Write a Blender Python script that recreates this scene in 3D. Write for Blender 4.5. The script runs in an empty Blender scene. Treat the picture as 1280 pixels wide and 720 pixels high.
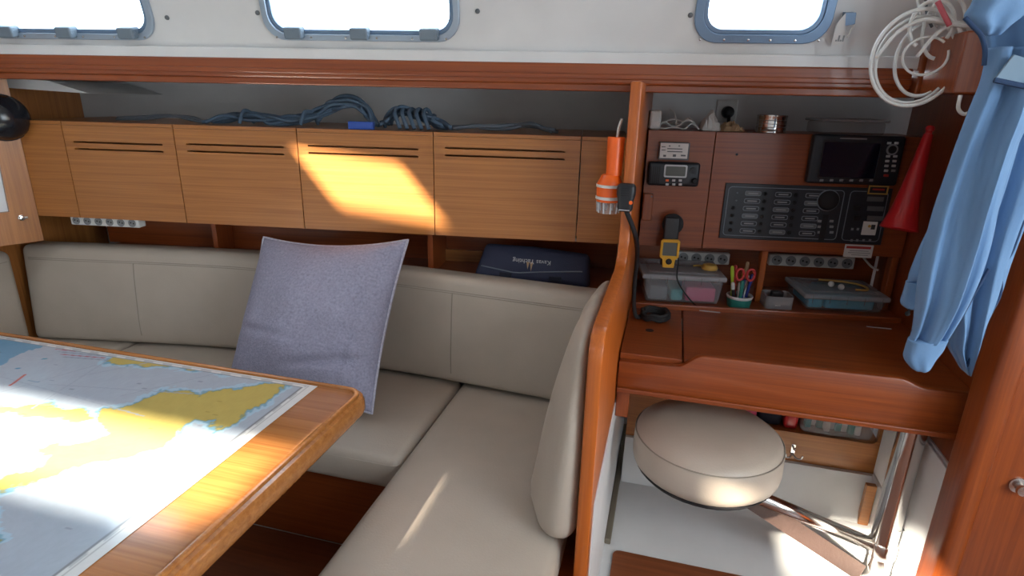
import bpy, bmesh, math, random
from mathutils import Vector as V, Matrix

# ------------------------------------------------------------------ camera
S = bpy.context.scene
COL = S.collection
FPX, CAMH = 731.0, 1.30
_p, _y, _r = (math.radians(a) for a in (18.0, 14.7, 1.3))
FW = V((-math.sin(_y)*math.cos(_p), math.cos(_y)*math.cos(_p), -math.sin(_p)))
_rt = V((math.cos(_y), math.sin(_y), 0)); _up = _rt.cross(FW)
RT = _rt*math.cos(_r) + _up*math.sin(_r); UP = _up*math.cos(_r) - _rt*math.sin(_r)
CP = V((0, 0, CAMH))
cd = bpy.data.cameras.new('camera'); cam = bpy.data.objects.new('camera', cd); COL.objects.link(cam)
cd.sensor_width = 36; cd.lens = 36*FPX/1280; cd.clip_start = .02
M = Matrix.Identity(4)
for i in range(3):
    M[i][0] = RT[i]; M[i][1] = UP[i]; M[i][2] = -FW[i]; M[i][3] = CP[i]
cam.matrix_world = M
S.camera = cam
# ------------------------------------------------------------------ light
vs = S.view_settings
vs.view_transform = 'Standard'; vs.look = 'None'; vs.gamma = 1; vs.exposure = 0.34; vs.use_curve_mapping = False
W = bpy.data.worlds.new('sky'); S.world = W; W.use_nodes = True
bg = W.node_tree.nodes['Background']; bg.inputs[0].default_value = (.80, .91, 1, 1); bg.inputs[1].default_value = 8.0
sd = bpy.data.lights.new('sun_offscreen', 'SUN'); sd.energy = 36; sd.angle = math.radians(2.2); sd.color = (1, .90, .74)
sun = bpy.data.objects.new('sun_offscreen', sd); COL.objects.link(sun)
SUND = V((.45, .68, -.57)).normalized()
sun.rotation_euler = SUND.to_track_quat('-Z', 'Y').to_euler(); sun.location = (-3, -3, 5)
ZC = 1.78                       # headliner height
X0, X1, Y0 = -3.1, 1.75, -1.55  # cabin extents
HATCH = [(-1.69, -1.35, .63, .865), (-2.62, -1.60, -.79, -.53), (-.95, -.52, -.62, -.36), (.95, 1.70, -.75, .25)]
def portal(loc, sx, sy, rot, nm='deck_hatch_offscreen'):
    l = bpy.data.lights.new(nm, 'AREA'); l.shape = 'RECTANGLE'; l.size = sx; l.size_y = sy; l.cycles.is_portal = True
    o = bpy.data.objects.new(nm, l); COL.objects.link(o); o.location = loc; o.rotation_euler = rot
for h in HATCH:
    portal(((h[0]+h[1])/2, (h[2]+h[3])/2, ZC+.04), h[1]-h[0], h[3]-h[2], (0, 0, 0))
# companionway opening in the aft wall
portal((X1+.03, -.25, 1.22), 1.0, 1.0, (0, math.radians(90), 0), 'companionway_offscreen')

# ------------------------------------------------------------------ pixel helpers (1280x720 photograph)
def ray(x, y): return RT*((x-640)/FPX) - UP*((y-360)/FPX) + FW
def pz(x, y, z): d = ray(x, y); return CP + d*((z-CAMH)/d.z)
def py(x, y, Y): d = ray(x, y); return CP + d*(Y/d.y)
def px(x, y, X): d = ray(x, y); return CP + d*(X/d.x)
class Frame:
    """a vertical (or tilted) working plane: x along u, y away from the viewer, z along v"""
    def __init__(s, o, u, v=None):
        s.o = V(o); s.u = V(u).normalized(); s.v = V(v).normalized() if v else V((0, 0, 1))
        s.n = s.v.cross(s.u).normalized()
    def w(s, a, c, b): return s.o + s.u*a + s.n*c + s.v*b
    def at(s, x, y, off=0):
        d = ray(x, y); q = s.o + s.n*off
        p = CP + d*((q-CP).dot(s.n)/d.dot(s.n)) - s.o
        return p.dot(s.u), p.dot(s.v)
HS = .143
FL = Frame((-.13, 1.78, 0), (1, HS, 0))             # locker fronts
FN = Frame((-.07, 1.965, 0), (1, .155, 0))          # instrument panel
FR = Frame((.075, 1.875, 0), (1, HS, 0))            # desk rail line
FT = Frame((-.13, 1.665, 0), (1, HS, 0))            # trim line
_ti = math.radians(13); _nin = V((HS, -1, 0)).normalized()
FWN = Frame((-.13, 1.69, 1.395), (1, HS, 0), V((0, 0, math.cos(_ti))) + _nin*math.sin(_ti))   # cabin side with windows

# ------------------------------------------------------------------ materials
MATS = {}
def nt(name):
    m = bpy.data.materials.new(name); m.use_nodes = True
    t = m.node_tree; b = t.nodes['Principled BSDF']; MATS[name] = m
    return m, t, b
def plain(name, col, rough=.5, metal=0., spec=None, alpha=None, trans=None, coat=None, bump=None, emit=None):
    m, t, b = nt(name)
    b.inputs['Base Color'].default_value = (*col, 1); b.inputs['Roughness'].default_value = rough; b.inputs['Metallic'].default_value = metal
    if spec is not None: b.inputs['Specular IOR Level'].default_value = spec
    if alpha is not None: b.inputs['Alpha'].default_value = alpha
    if trans is not None: b.inputs['Transmission Weight'].default_value = trans
    if coat is not None: b.inputs['Coat Weight'].default_value = coat; b.inputs['Coat Roughness'].default_value = .12
    # small tonal variation so nothing is a dead flat colour
    tc = t.nodes.new('ShaderNodeTexCoord'); n = t.nodes.new('ShaderNodeTexNoise')
    n.inputs['Scale'].default_value = 9; n.inputs['Detail'].default_value = 4
    mx = t.nodes.new('ShaderNodeMix'); mx.data_type = 'RGBA'; mx.blend_type = 'MULTIPLY'; mx.inputs[0].default_value = .18
    mx.inputs[6].default_value = (*col, 1)
    t.links.new(tc.outputs['Object'], n.inputs['Vector']); t.links.new(n.outputs['Fac'], mx.inputs[7]); 
    t.links.new(mx.outputs[2], b.inputs['Base Color'])
    if name.startswith('pillow'):
        n.inputs['Scale'].default_value = 150; n.inputs['Detail'].default_value = 2; mx.inputs[0].default_value = .55; mx.inputs[6].default_value = (*[c*1.35 for c in col], 1)
    if bump:
        sc, st = bump
        n2 = t.nodes.new('ShaderNodeTexNoise'); n2.inputs['Scale'].default_value = sc; n2.inputs['Detail'].default_value = 3
        bp = t.nodes.new('ShaderNodeBump'); bp.inputs['Strength'].default_value = st; bp.inputs['Distance'].default_value = .002
        t.links.new(tc.outputs['Object'], n2.inputs['Vector']); t.links.new(n2.outputs['Fac'], bp.inputs['Height']); t.links.new(bp.outputs[0], b.inputs['Normal'])
    return m
def wood(name, dark, light, axis='x', rough=.36, coat=.22):
    m, t, b = nt(name)
    tc = t.nodes.new('ShaderNodeTexCoord'); mp = t.nodes.new('ShaderNodeMapping')
    sc = {'x': (.7, 30, 48), 'h': (.55, .55, 62), 'y': (30, .7, 48), 'z': (34, 34, .8)}[axis]
    mp.inputs['Scale'].default_value = sc
    n = t.nodes.new('ShaderNodeTexNoise'); n.inputs['Scale'].default_value = 2.2; n.inputs['Detail'].default_value = 7; n.inputs['Roughness'].default_value = .62; n.inputs['Distortion'].default_value = .5
    n2 = t.nodes.new('ShaderNodeTexNoise'); n2.inputs['Scale'].default_value = 9; n2.inputs['Detail'].default_value = 3
    n3 = t.nodes.new('ShaderNodeTexNoise'); n3.inputs['Scale'].default_value = 1.7
    r = t.nodes.new('ShaderNodeValToRGB'); r.color_ramp.elements[0].position = .30; r.color_ramp.elements[1].position = .70
    r.color_ramp.elements[0].color = (*dark, 1); r.color_ramp.elements[1].color = (*light, 1)
    ad = t.nodes.new('ShaderNodeMath'); ad.operation = 'MULTIPLY_ADD'; ad.inputs[1].default_value = .35
    mx = t.nodes.new('ShaderNodeMix'); mx.data_type = 'RGBA'; mx.blend_type = 'MULTIPLY'; mx.inputs[0].default_value = .25
    L = t.links.new
    L(tc.outputs['Object'], mp.inputs['Vector']); L(mp.outputs[0], n.inputs['Vector']); L(mp.outputs[0], n2.inputs['Vector']); L(tc.outputs['Object'], n3.inputs['Vector'])
    sb = t.nodes.new('ShaderNodeMath'); sb.operation = 'SUBTRACT'; sb.inputs[1].default_value = .5
    L(n2.outputs['Fac'], sb.inputs[0]); L(sb.outputs[0], ad.inputs[0]); L(n.outputs['Fac'], ad.inputs[2]); L(ad.outputs[0], r.inputs[0])
    L(r.outputs[0], mx.inputs[6]); L(n3.outputs['Fac'], mx.inputs[7]); L(mx.outputs[2], b.inputs['Base Color'])
    b.inputs['Roughness'].default_value = rough; b.inputs['Coat Weight'].default_value = coat; b.inputs['Coat Roughness'].default_value = .18
    bp = t.nodes.new('ShaderNodeBump'); bp.inputs['Strength'].default_value = .12; bp.inputs['Distance'].default_value = .001
    L(n.outputs['Fac'], bp.inputs['Height']); L(bp.outputs[0], b.inputs['Normal'])
    return m
wood('veneer', (.33, .115, .028), (.52, .205, .052), 'h')
wood('mahogany_h', (.215, .042, .009), (.345, .078, .014), 'h')
wood('bulkhead_wood', (.33, .115, .028), (.52, .205, .052), 'z')
wood('veneer_y', (.31, .105, .026), (.53, .215, .055), 'y')
wood('mahogany_x', (.215, .042, .009), (.345, .078, .014), 'x')
wood('mahogany_y', (.215, .042, .009), (.345, .078, .014), 'y')
wood('mahogany_z', (.215, .042, .009), (.345, .078, .014), 'z')
wood('divider_wood', (.44, .098, .012), (.60, .150, .020), 'z')
wood('table_wood', (.36, .125, .030), (.56, .225, .060), 'x', rough=.22, coat=.6)
wood('sole_wood', (.16, .045, .018), (.25, .075, .028), 'x')
plain('gelcoat', (.72, .72, .72), .42, bump=(3, .05))
plain('headliner', (.78, .77, .75), .7)
plain('white_panel', (.80, .82, .84), .3)
plain('leather', (.48, .41, .34), .42, bump=(220, .25))
plain('stitch', (.32, .28, .23), .8)
plain('pillow_fabric', (.30, .29, .38), .95, spec=.15, bump=(260, 1.0))
plain('pillow_piping', (.40, .38, .46), .9)
plain('aluminium', (.42, .50, .60), .38, .75)
plain('alu_dark', (.20, .29, .42), .42, .6)
plain('hinge_grey', (.17, .22, .27), .6)
plain('pane', (.92, .96, 1.0), .03, trans=1.0)
plain('chrome', (.72, .70, .68), .14, 1.0)
plain('steel', (.60, .58, .56), .25, 1.0)
plain('black_plastic', (.012, .013, .017), .4)
plain('black_rubber', (.010, .010, .012), .7)
plain('panel_black', (.014, .018, .026), .42)
plain('outline_grey', (.20, .23, .27), .5)
plain('plate_grey', (.13, .14, .15), .5)
plain('mark_light', (.55, .56, .58), .5)
plain('mark_dim', (.28, .29, .30), .5)
plain('screen', (.004, .008, .022), .12, coat=.5)
plain('lcd', (.10, .11, .10), .3)
plain('silver', (.55, .56, .58), .35, .4)
plain('white_plastic', (.78, .78, .76), .4)
plain('socket_hole', (.03, .03, .03), .6)
plain('red', (.55, .015, .02), .28, coat=.3)
plain('red_print', (.50, .04, .03), .6)
plain('orange', (.95, .14, .012), .35)
plain('clear_plastic', (.62, .63, .66), .22, alpha=.26)
plain('clear_lid', (.50, .50, .53), .25, alpha=.55)
plain('yellow', (.80, .42, .02), .4)
plain('navy', (.028, .034, .075), .75, bump=(400, .5))
plain('navy_dark', (.012, .014, .03), .8)
plain('rope_blue', (.085, .135, .20), .85, bump=(300, .9))
plain('rope_grey', (.13, .15, .18), .85, bump=(300, .9))
plain('blue_plastic', (.03, .09, .42), .5)
plain('jacket_blue', (.165, .30, .51), .85, spec=.2, bump=(160, .25))
plain('jacket_dark', (.02, .05, .12), .9)
plain('jacket_grey', (.20, .30, .40), .85)
plain('cable_white', (.72, .70, .66), .5)
plain('cable_red', (.55, .10, .12), .5)
plain('paper', (.70, .66, .62), .8)
plain('label_white', (.76, .74, .72), .6)
plain('brown_strip', (.17, .14, .10), .55)
plain('teal', (.05, .35, .36), .6)
plain('cloth_blue', (.05, .42, .62), .8)
plain('pink', (.55, .06, .16), .6)
plain('green', (.03, .24, .20), .5)
plain('pen_blue', (.03, .05, .30), .4)
plain('pen_red', (.60, .05, .05), .4)
plain('pen_lime', (.55, .75, .05), .4)
plain('pen_white', (.75, .75, .75), .4)
plain('pen_black', (.02, .02, .025), .4)
plain('tan', (.45, .30, .17), .7)
plain('gold', (.60, .36, .08), .4)
plain('rust_steel', (.07, .042, .034), .55, .1, bump=(90, .8))
plain('dome_dark', (.012, .014, .02), .18)

# ------------------------------------------------------------------ mesh helpers
class G:
    def __init__(s, fr=None): s.bm = bmesh.new(); s.fr = fr
    def _w(s, p):
        return s.fr.w(p[0], p[1], p[2]) if s.fr else V(p)
    def box(s, x0, x1, y0, y1, z0, z1, bev=0., seg=2):
        b = bmesh.new()
        vs_ = [b.verts.new(s._w((x, y, z))) for x in (x0, x1) for y in (y0, y1) for z in (z0, z1)]
        for f in ((0, 1, 3, 2), (4, 6, 7, 5), (0, 4, 5, 1), (2, 3, 7, 6), (0, 2, 6, 4), (1, 5, 7, 3)):
            b.faces.new([vs_[i] for i in f])
        bmesh.ops.recalc_face_normals(b, faces=b.faces)
        if bev: bmesh.ops.bevel(b, geom=list(b.edges), offset=bev, segments=seg, profile=.5, affect='EDGES', clamp_overlap=True)
        s.merge(b); return s
    def merge(s, b):
        me = bpy.data.meshes.new('tmp'); b.to_mesh(me); b.free(); s.bm.from_mesh(me); bpy.data.meshes.remove(me)
    def rbox(s, x0, x1, y0, y1, z0, z1, r=.03, n=6, fn=None):
        """rounded box with an optional deform of each point (unit coords + point)"""
        lo = (x0, y0, z0); hi = (x1, y1, z1); ax = []
        for i in range(3):
            L = hi[i]-lo[i]; rr = min(r, L*.499)
            k = max(2, min(28, int(round((L-2*rr)/.035)))) if n == 'auto' else n
            a = [0, .12, .35, .65]; l = [lo[i]+rr*t for t in a]; h = [hi[i]-rr*t for t in a[::-1]]
            mid = [lo[i]+rr+(L-2*rr)*j/k for j in range(k+1)]
            ax.append(l+mid+h)
        b = bmesh.new(); cache = {}
        def vert(p):
            key = tuple(round(q, 6) for q in p)
            if key in cache: return cache[key]
            c = V([min(max(p[i], lo[i]+min(r, (hi[i]-lo[i])*.499)), hi[i]-min(r, (hi[i]-lo[i])*.499)) for i in range(3)])
            d = V(p)-c
            if d.length > 1e-9: 
                m = max(abs(q) for q in d); d = d.normalized()*m
            q = c+d
            if fn:
                uvw = [2*(q[i]-lo[i])/(hi[i]-lo[i])-1 for i in range(3)]
                q = V(fn(q, *uvw))
            v_ = b.verts.new(s._w(q)); cache[key] = v_; return v_
        for i in range(3):
            j, k = (i+1) % 3, (i+2) % 3
            for e in (lo[i], hi[i]):
                for p in range(len(ax[j])-1):
                    for q in range(len(ax[k])-1):
                        vv = []
                        for (dp, dq) in ((0, 0), (1, 0), (1, 1), (0, 1)):
                            pt = [0, 0, 0]; pt[i] = e; pt[j] = ax[j][p+dp]; pt[k] = ax[k][q+dq]; vv.append(vert(pt))
                        if len(set(vv)) == 4:
                            try: b.faces.new(vv)
                            except ValueError: pass
        bmesh.ops.recalc_face_normals(b, faces=b.faces); s.merge(b); return s
    def tube(s, pts, r, seg=8, closed=False, cap=True):
        P = [s._w(p) for p in pts]; n = len(P); b = bmesh.new(); rings = []
        rad = r if isinstance(r, (list, tuple)) else [r]*n
        nrm = None
        for i in range(n):
            t = (P[(i+1) % n]-P[i-1]) if closed else (P[min(i+1, n-1)]-P[max(i-1, 0)])
            if t.length < 1e-9: t = V((0, 0, 1))
            t.normalize()
            if nrm is None: nrm = t.orthogonal().normalized()
            nrm = (nrm - t*nrm.dot(t))
            if nrm.length < 1e-6: nrm = t.orthogonal()
            nrm.normalize(); bn = t.cross(nrm)
            rings.append([b.verts.new(P[i] + (nrm*math.cos(2*math.pi*k/seg)+bn*math.sin(2*math.pi*k/seg))*rad[i]) for k in range(seg)])
        m = n if closed else n-1
        for i in range(m):
            A, B = rings[i], rings[(i+1) % n]
            for k in range(seg):
                b.faces.new((A[k], A[(k+1) % seg], B[(k+1) % seg], B[k]))
        if cap and not closed: b.faces.new(rings[0][::-1]); b.faces.new(rings[-1])
        bmesh.ops.recalc_face_normals(b, faces=b.faces); s.merge(b); return s
    def lathe(s, prof, o=(0, 0, 0), ax=(0, 0, 1), seg=24):
        """profile of (radius, height) about an axis"""
        ax = V(ax).normalized(); e1 = ax.orthogonal().normalized(); e2 = ax.cross(e1); o = V(o)
        b = bmesh.new(); rings = []
        for (r, h) in prof:
            if r < 1e-6: rings.append([b.verts.new(s._w(o+ax*h))])
            else: rings.append([b.verts.new(s._w(o+ax*h+(e1*math.cos(2*math.pi*k/seg)+e2*math.sin(2*math.pi*k/seg))*r)) for k in range(seg)])
        for A, B in zip(rings, rings[1:]):
            for k in range(seg):
                k2 = (k+1) % seg
                if len(A) == 1 and len(B) == 1: continue
                if len(A) == 1: b.faces.new((A[0], B[k2], B[k]))
                elif len(B) == 1: b.faces.new((A[k], A[k2], B[0]))
                else: b.faces.new((A[k], A[k2], B[k2], B[k]))
        if len(rings[0]) > 1: b.faces.new(rings[0][::-1])
        if len(rings[-1]) > 1: b.faces.new(rings[-1])
        bmesh.ops.recalc_face_normals(b, faces=b.faces); s.merge(b); return s
    def plate(s, outer, holes=(), y0=0., y1=.01, plane='xz', bev=0.):
        """flat plate with holes; 2-D outline in xz, yz or xy, thickness along the third axis"""
        b = bmesh.new(); ed = []
        def mk(p, d):
            q = {'xz': (p[0], d, p[1]), 'yz': (d, p[0], p[1]), 'xy': (p[0], p[1], d)}[plane]
            return s._w(q)
        for lp in (outer, *holes):
            vs_ = [b.verts.new(mk(p, y0)) for p in lp]
            ed += [b.edges.new((vs_[i], vs_[(i+1) % len(vs_)])) for i in range(len(vs_))]
        if holes: bmesh.ops.triangle_fill(b, use_beauty=True, use_dissolve=False, edges=ed)
        else: b.faces.new(b.verts[:])
        off = mk((0, 0), y1)-mk((0, 0), y0)
        r = bmesh.ops.extrude_face_region(b, geom=b.faces[:])
        bmesh.ops.translate(b, verts=[g for g in r['geom'] if isinstance(g, bmesh.types.BMVert)], vec=off)
        bmesh.ops.recalc_face_normals(b, faces=b.faces)
        if bev:
            sh = [e for e in b.edges if len(e.link_faces) == 2 and e.calc_face_angle(0) > .9]
            bmesh.ops.bevel(b, geom=sh, offset=bev, segments=2, profile=.5, affect='EDGES', clamp_overlap=True)
        s.merge(b); return s
    def sheet(s, P):
        """grid of world points -> quads"""
        b = bmesh.new(); vv = [[b.verts.new(s._w(p)) for p in row] for row in P]
        for i in range(len(vv)-1):
            for j in range(len(vv[0])-1): b.faces.new((vv[i][j], vv[i][j+1], vv[i+1][j+1], vv[i+1][j]))
        s.merge(b); return s
    def ball(s, c, r, seg=12, sc=(1, 1, 1)):
        prof = [(r*math.sin(math.pi*i/8), -r*math.cos(math.pi*i/8)) for i in range(9)]
        prof[0] = (0, -r); prof[-1] = (0, r)
        g = G(); g.lathe(prof, seg=seg)
        for v_ in g.bm.verts: v_.co = s._w(V(c)+V((v_.co.x*sc[0], v_.co.y*sc[1], v_.co.z*sc[2])))
        s.merge(g.bm); return s
    def text(s, body, size, plane_o, flip=False, depth=.0006):
        c = bpy.data.curves.new('t', 'FONT'); c.body = body; c.size = size; c.extrude = depth; c.align_x = 'CENTER'; c.align_y = 'CENTER'; c.resolution_u = 2
        o = bpy.data.objects.new('t', c); COL.objects.link(o)
        dg = bpy.context.evaluated_depsgraph_get(); me = bpy.data.meshes.new_from_object(o.evaluated_get(dg))
        bpy.data.objects.remove(o); bpy.data.curves.remove(c)
        b = bmesh.new(); b.from_mesh(me); bpy.data.meshes.remove(me)
        k = -1 if flip else 1
        for v_ in b.verts:
            v_.co = s._w((plane_o[0]+k*v_.co.x, plane_o[1]-v_.co.z, plane_o[2]+k*v_.co.y))
        s.merge(b); return s
WL = {}
def thing(name, label, cat, loc, group=None, kind=None):
    o = bpy.data.objects.new(name, None); o.empty_display_size = .05; COL.objects.link(o); o.location = loc
    WL[o.name] = V(loc); o['label'] = label; o['category'] = cat
    if group: o['group'] = group
    if kind: o['kind'] = kind
    return o
def struct_root(name, loc, label=None):
    o = bpy.data.objects.new(name, None); o.empty_display_size = .05; COL.objects.link(o); o.location = loc
    WL[o.name] = V(loc); o['kind'] = 'structure'
    if label: o['label'] = label
    return o
def part(name, g, mat, parent=None, smooth=False, label=None):
    me = bpy.data.meshes.new(name); bm = g.bm
    if parent: base = WL[parent.name]
    else:
        xs = [v_.co for v_ in bm.verts]
        base = V(((min(p.x for p in xs)+max(p.x for p in xs))/2, (min(p.y for p in xs)+max(p.y for p in xs))/2, min(p.z for p in xs)))
    for v_ in bm.verts: v_.co -= base
    if smooth:
        for f in bm.faces: f.smooth = True
    bm.to_mesh(me); bm.free(); me.materials.append(MATS[mat])
    if smooth and smooth != 'all':
        me.set_sharp_from_angle(angle=math.radians(42))
    o = bpy.data.objects.new(name, me); COL.objects.link(o); WL[o.name] = V(base)
    if parent: o.parent = parent
    else: o.location = base
    if label: o['label'] = label
    return o
def tag(o, label, cat, group=None, kind=None):
    o['label'] = label; o['category'] = cat
    if group: o['group'] = group
    if kind: o['kind'] = kind
    return o
def structure(o, label=None):
    o['kind'] = 'structure'
    if label: o['label'] = label
    return o
def rrect(x0, x1, z0, z1, r, n=6):
    pts = []
    for (cx, cz, a0) in ((x1-r, z1-r, 0), (x0+r, z1-r, 90), (x0+r, z0+r, 180), (x1-r, z0+r, 270)):
        for i in range(n+1):
            a = math.radians(a0+90*i/n); pts.append((cx+r*math.cos(a), cz+r*math.sin(a)))
    return pts
def smooth_path(pts, n=6):
    pts = [V(p) for p in pts]; out = []
    for i in range(len(pts)-1):
        p0 = pts[max(i-1, 0)]; p1 = pts[i]; p2 = pts[i+1]; p3 = pts[min(i+2, len(pts)-1)]
        for k in range(n):
            t = k/n
            out.append(.5*((2*p1)+(p2-p0)*t+(2*p0-5*p1+4*p2-p3)*t*t+(3*p1-p0-3*p2+p3)*t**3))
    out.append(pts[-1]); return out
def lerp(a, b, t): return a+(b-a)*t
def thin_glass(name, tint=(.93, .97, 1)):
    m = bpy.data.materials.new(name); m.use_nodes = True; t = m.node_tree; t.nodes.clear()
    o = t.nodes.new('ShaderNodeOutputMaterial'); a = t.nodes.new('ShaderNodeBsdfTransparent'); g = t.nodes.new('ShaderNodeBsdfGlossy'); x = t.nodes.new('ShaderNodeMixShader')
    a.inputs[0].default_value = (*tint, 1); g.inputs['Roughness'].default_value = .04; x.inputs[0].default_value = .06
    t.links.new(a.outputs[0], x.inputs[1]); t.links.new(g.outputs[0], x.inputs[2]); t.links.new(x.outputs[0], o.inputs[0]); MATS[name] = m
thin_glass('window_glass')

# ================================================================== STRUCTURE
g = G(); g.box(X0, X1, Y0, 2.45, -.06, 0)
structure(part('floor', g, 'gelcoat'), 'white moulded gelcoat floor pan under the cabin')
def sole(x0, x1, y0, y1, lab):
    g = G(); g.plate(rrect(x0, x1, y0, y1, .02, 4), y0=0., y1=.008, plane='xy', bev=.002)
    structure(part('trim_sole', g, 'sole_wood'), lab)
sole(-.052, X1-.02, .62, 1.478, 'reddish brown sole board beside the stool')
sole(-.052, X1-.02, Y0+.02, .61, 'reddish brown sole board in the galley')
sole(-1.95, -.565, -.2, 1.262, 'reddish brown sole board under the table')
# headliner with hatch openings
g = G(); g.plate([(X0, Y0), (X1, Y0), (X1, 1.85), (X0, 1.155)], [[(h[0], h[2]), (h[1], h[2]), (h[1], h[3]), (h[0], h[3])] for h in HATCH], y0=ZC, y1=ZC+.04, plane='xy')
structure(part('ceiling', g, 'headliner'), 'white headliner with open deck hatches')
# starboard side, forward and aft walls
g = G(); g.box(X0, X1, Y0-.05, Y0, 0, ZC+.04); structure(part('wall_starboard', g, 'headliner'))
g = G(); g.box(X0-.05, X0, Y0, 2.2, 0, ZC+.04); structure(part('wall_forward', g, 'headliner'))
g = G(); g.plate([(Y0, 0), (2.4, 0), (2.4, ZC+.04), (Y0, ZC+.04)], [[(-.75, .72), (.25, .72), (.25, 1.72), (-.75, 1.72)]], y0=X1, y1=X1+.05, plane='yz')
structure(part('wall_aft', g, 'headliner'), 'white aft wall with the companionway opening')
# hull side and underside of the side deck
g = G(FL); g.box(-3.2, 2.0, .45, .50, 0, 1.345); structure(part('wall_hull', g, 'gelcoat'), 'white hull side behind lockers and ropes')
g = G(FL); g.box(-3.2, 2.0, -.075, .50, 1.345, 1.372); structure(part('wall_side_deck', g, 'gelcoat'), 'white underside of the side deck')
# cabin side with three windows
def awin(xl, xr, yb):
    return FWN.at(xl, 0)[0], FWN.at(xr, 0)[0], FWN.at((xl+xr)/2, yb)[1]
w2 = awin(325, 574, 51); w1r = FWN.at(189, 10)[0]; w1b = FWN.at(100, 49)[1]; w3 = awin(871, 1046, 54)
WW = w2[1]-w2[0]
WINS = [(w1r-WW, w1r, w1b), (w2[0], w2[1], w2[2]), (w3[0], w3[1], w3[2])]
HWN = .235
holes = [rrect(a0+.012, a1-.012, b0+.012, b0+HWN-.012, .052, 6) for (a0, a1, b0) in WINS]
g = G(FWN); g.plate([(-3.05, 0), (1.95, 0), (1.95, .42), (-3.05, .42)], holes, y0=0, y1=.03)
structure(part('wall_cabin_side', g, 'gelcoat'), 'white sloping cabin side with three windows')
for i, (a0, a1, b0) in enumerate(WINS):
    r = struct_root('window_%d' % (i+1), FWN.w((a0+a1)/2, 0, b0), ['long cabin window at the forward end', 'long cabin window above the striped lockers', 'shorter cabin window above the chart desk'][i])
    fw = .017 if i < 2 else .021
    g = G(FWN); g.plate(rrect(a0, a1, b0, b0+HWN, .060), [rrect(a0+fw, a1-fw, b0+fw, b0+HWN-fw, .050)], y0=-.010, y1=.012, bev=.002)
    part('flange', g, 'aluminium' if i != 2 else 'alu_dark', r)
    g = G(FWN); g.plate(rrect(a0+fw, a1-fw, b0+fw, b0+HWN-fw, .050), [rrect(a0+fw+.011, a1-fw-.011, b0+fw+.011, b0+HWN-fw-.011, .042)], y0=-.004, y1=.034, bev=.002)
    part('sash', g, 'alu_dark', r)
    g = G(FWN); g.plate(rrect(a0+fw+.009, a1-fw-.009, b0+fw+.009, b0+HWN-fw-.009, .042), y0=.018, y1=.021)
    part('pane', g, 'window_glass', r)
    if i < 2:
        for t in (.16, .50, .85):
            a = lerp(a0, a1, t)
            g = G(FWN); g.box(a-.025, a+.025, -.030, .004, b0+.005, b0+.036, .005)
            h = part('hinge', g, 'hinge_grey', r)
            g = G(FWN); g.lathe([(.006, 0), (.006, .05)], (a-.025, -.020, b0+.020), (1, 0, 0), 10); part('hinge_pin', g, 'aluminium', h, True)
    for t in [.06, .24, .42, .58, .76, .93]:
        g = G(FWN); g.lathe([(0, 0), (.003, 0), (.003, .002), (0, .0025)], (lerp(a0, a1, t), -.0100, b0+.0085), (0, -1, 0), 8); part('screw', g, 'steel', r)
for (x, y, lb) in ((209, 22, 'aft of the forward window'), (322, 16, 'touching the long middle window'), (597, 14, 'aft of the long middle window'), (863, 19, 'near the short aft window')):
    a, b = FWN.at(x, y); g = G(FWN); g.lathe([(0, 0), (.0065, 0), (.006, .003), (.003, .004), (0, .004)], (a, 0, b), (0, -1, 0), 12)
    tag(part('screw_cap', g, 'plate_grey', None, True), 'small dark screw cap in the white cabin side '+lb, 'screw cap', 'screw caps between the windows')
g = G(FT); g.box(-3.1, 1.2, .004, .04, 1.388, 1.420, .004); structure(part('trim_ledge', g, 'gelcoat'), 'narrow white ledge over the wooden rail')
# varnished rail under the windows
RE = FT.at(1139, 105)[0]
t = struct_root('trim_rail', FT.w(-.9, 0, 1.32), 'long varnished mahogany rail under the windows')
g = G(FT); g.box(-3.0, RE, 0, .05, 1.340, 1.392, .005); part('rail_board', g, 'mahogany_h', t)
g = G(FT); g.box(-3.0, RE, -.004, .05, 1.352, 1.366, .003); part('rail_bead', g, 'mahogany_h', t)
g = G(FT); g.box(-3.0, RE, .008, .075, 1.322, 1.341, .003); part('rail_lip', g, 'mahogany_h', t)

p_ = [FL.at(x, y, .05) for x, y in ((-30, 94), (60, 101), (112, 117), (55, 113), (-30, 107))]
g = G(FL); g.plate(p_, y0=.05, y1=.40); structure(part('trim_deck_edge', g, 'gelcoat'), 'tapered white deck edge in the corner under the rail')
# forward bulkhead (left) with an opening to the forward cabin
XB, XK = -2.30, -2.085
g = G(); g.plate([(.98, 0), (1.92, 0), (1.92, 1.345), (1.385, 1.372), (1.285, ZC), (.98, ZC)], y0=XB-.03, y1=XB, plane='yz')
structure(part('wall_bulkhead', g, 'bulkhead_wood'), 'varnished forward bulkhead')
FD = Frame((XK, 1.500, 0), (.135, .30, 0))           # diagonal corner panel between lockers and bulkhead
d0 = [FD.at(*q) for q in ((-6, 205), (0, 205), (12, 265), (-6, 268))]
zcb = FD.at(22, 305)[1]
g = G(FD); g.plate([(-.52, zcb), (.0, zcb), (.0, 1.343), (-.52, 1.343)], [[(-.20, d0[1][1]), (d0[1][0], d0[1][1]), (d0[2][0], d0[2][1]), (-.20, d0[2][1])]], y0=0, y1=.018)
structure(part('wall_corner_panel', g, 'bulkhead_wood'), 'varnished corner panel beside the first locker')
g = G(FD); g.box(-.22, .0, .0195, .024, .80, 1.12); structure(part('wall_corner_backing', g, 'white_panel'), 'white panel seen through the cut-out in the corner panel')
g = G(); g.box(-2.60, -2.56, .7, 1.8, .3, 1.6); structure(part('wall_forward_cabin', g, 'white_panel'), 'white panel of the forward cabin')
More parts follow.
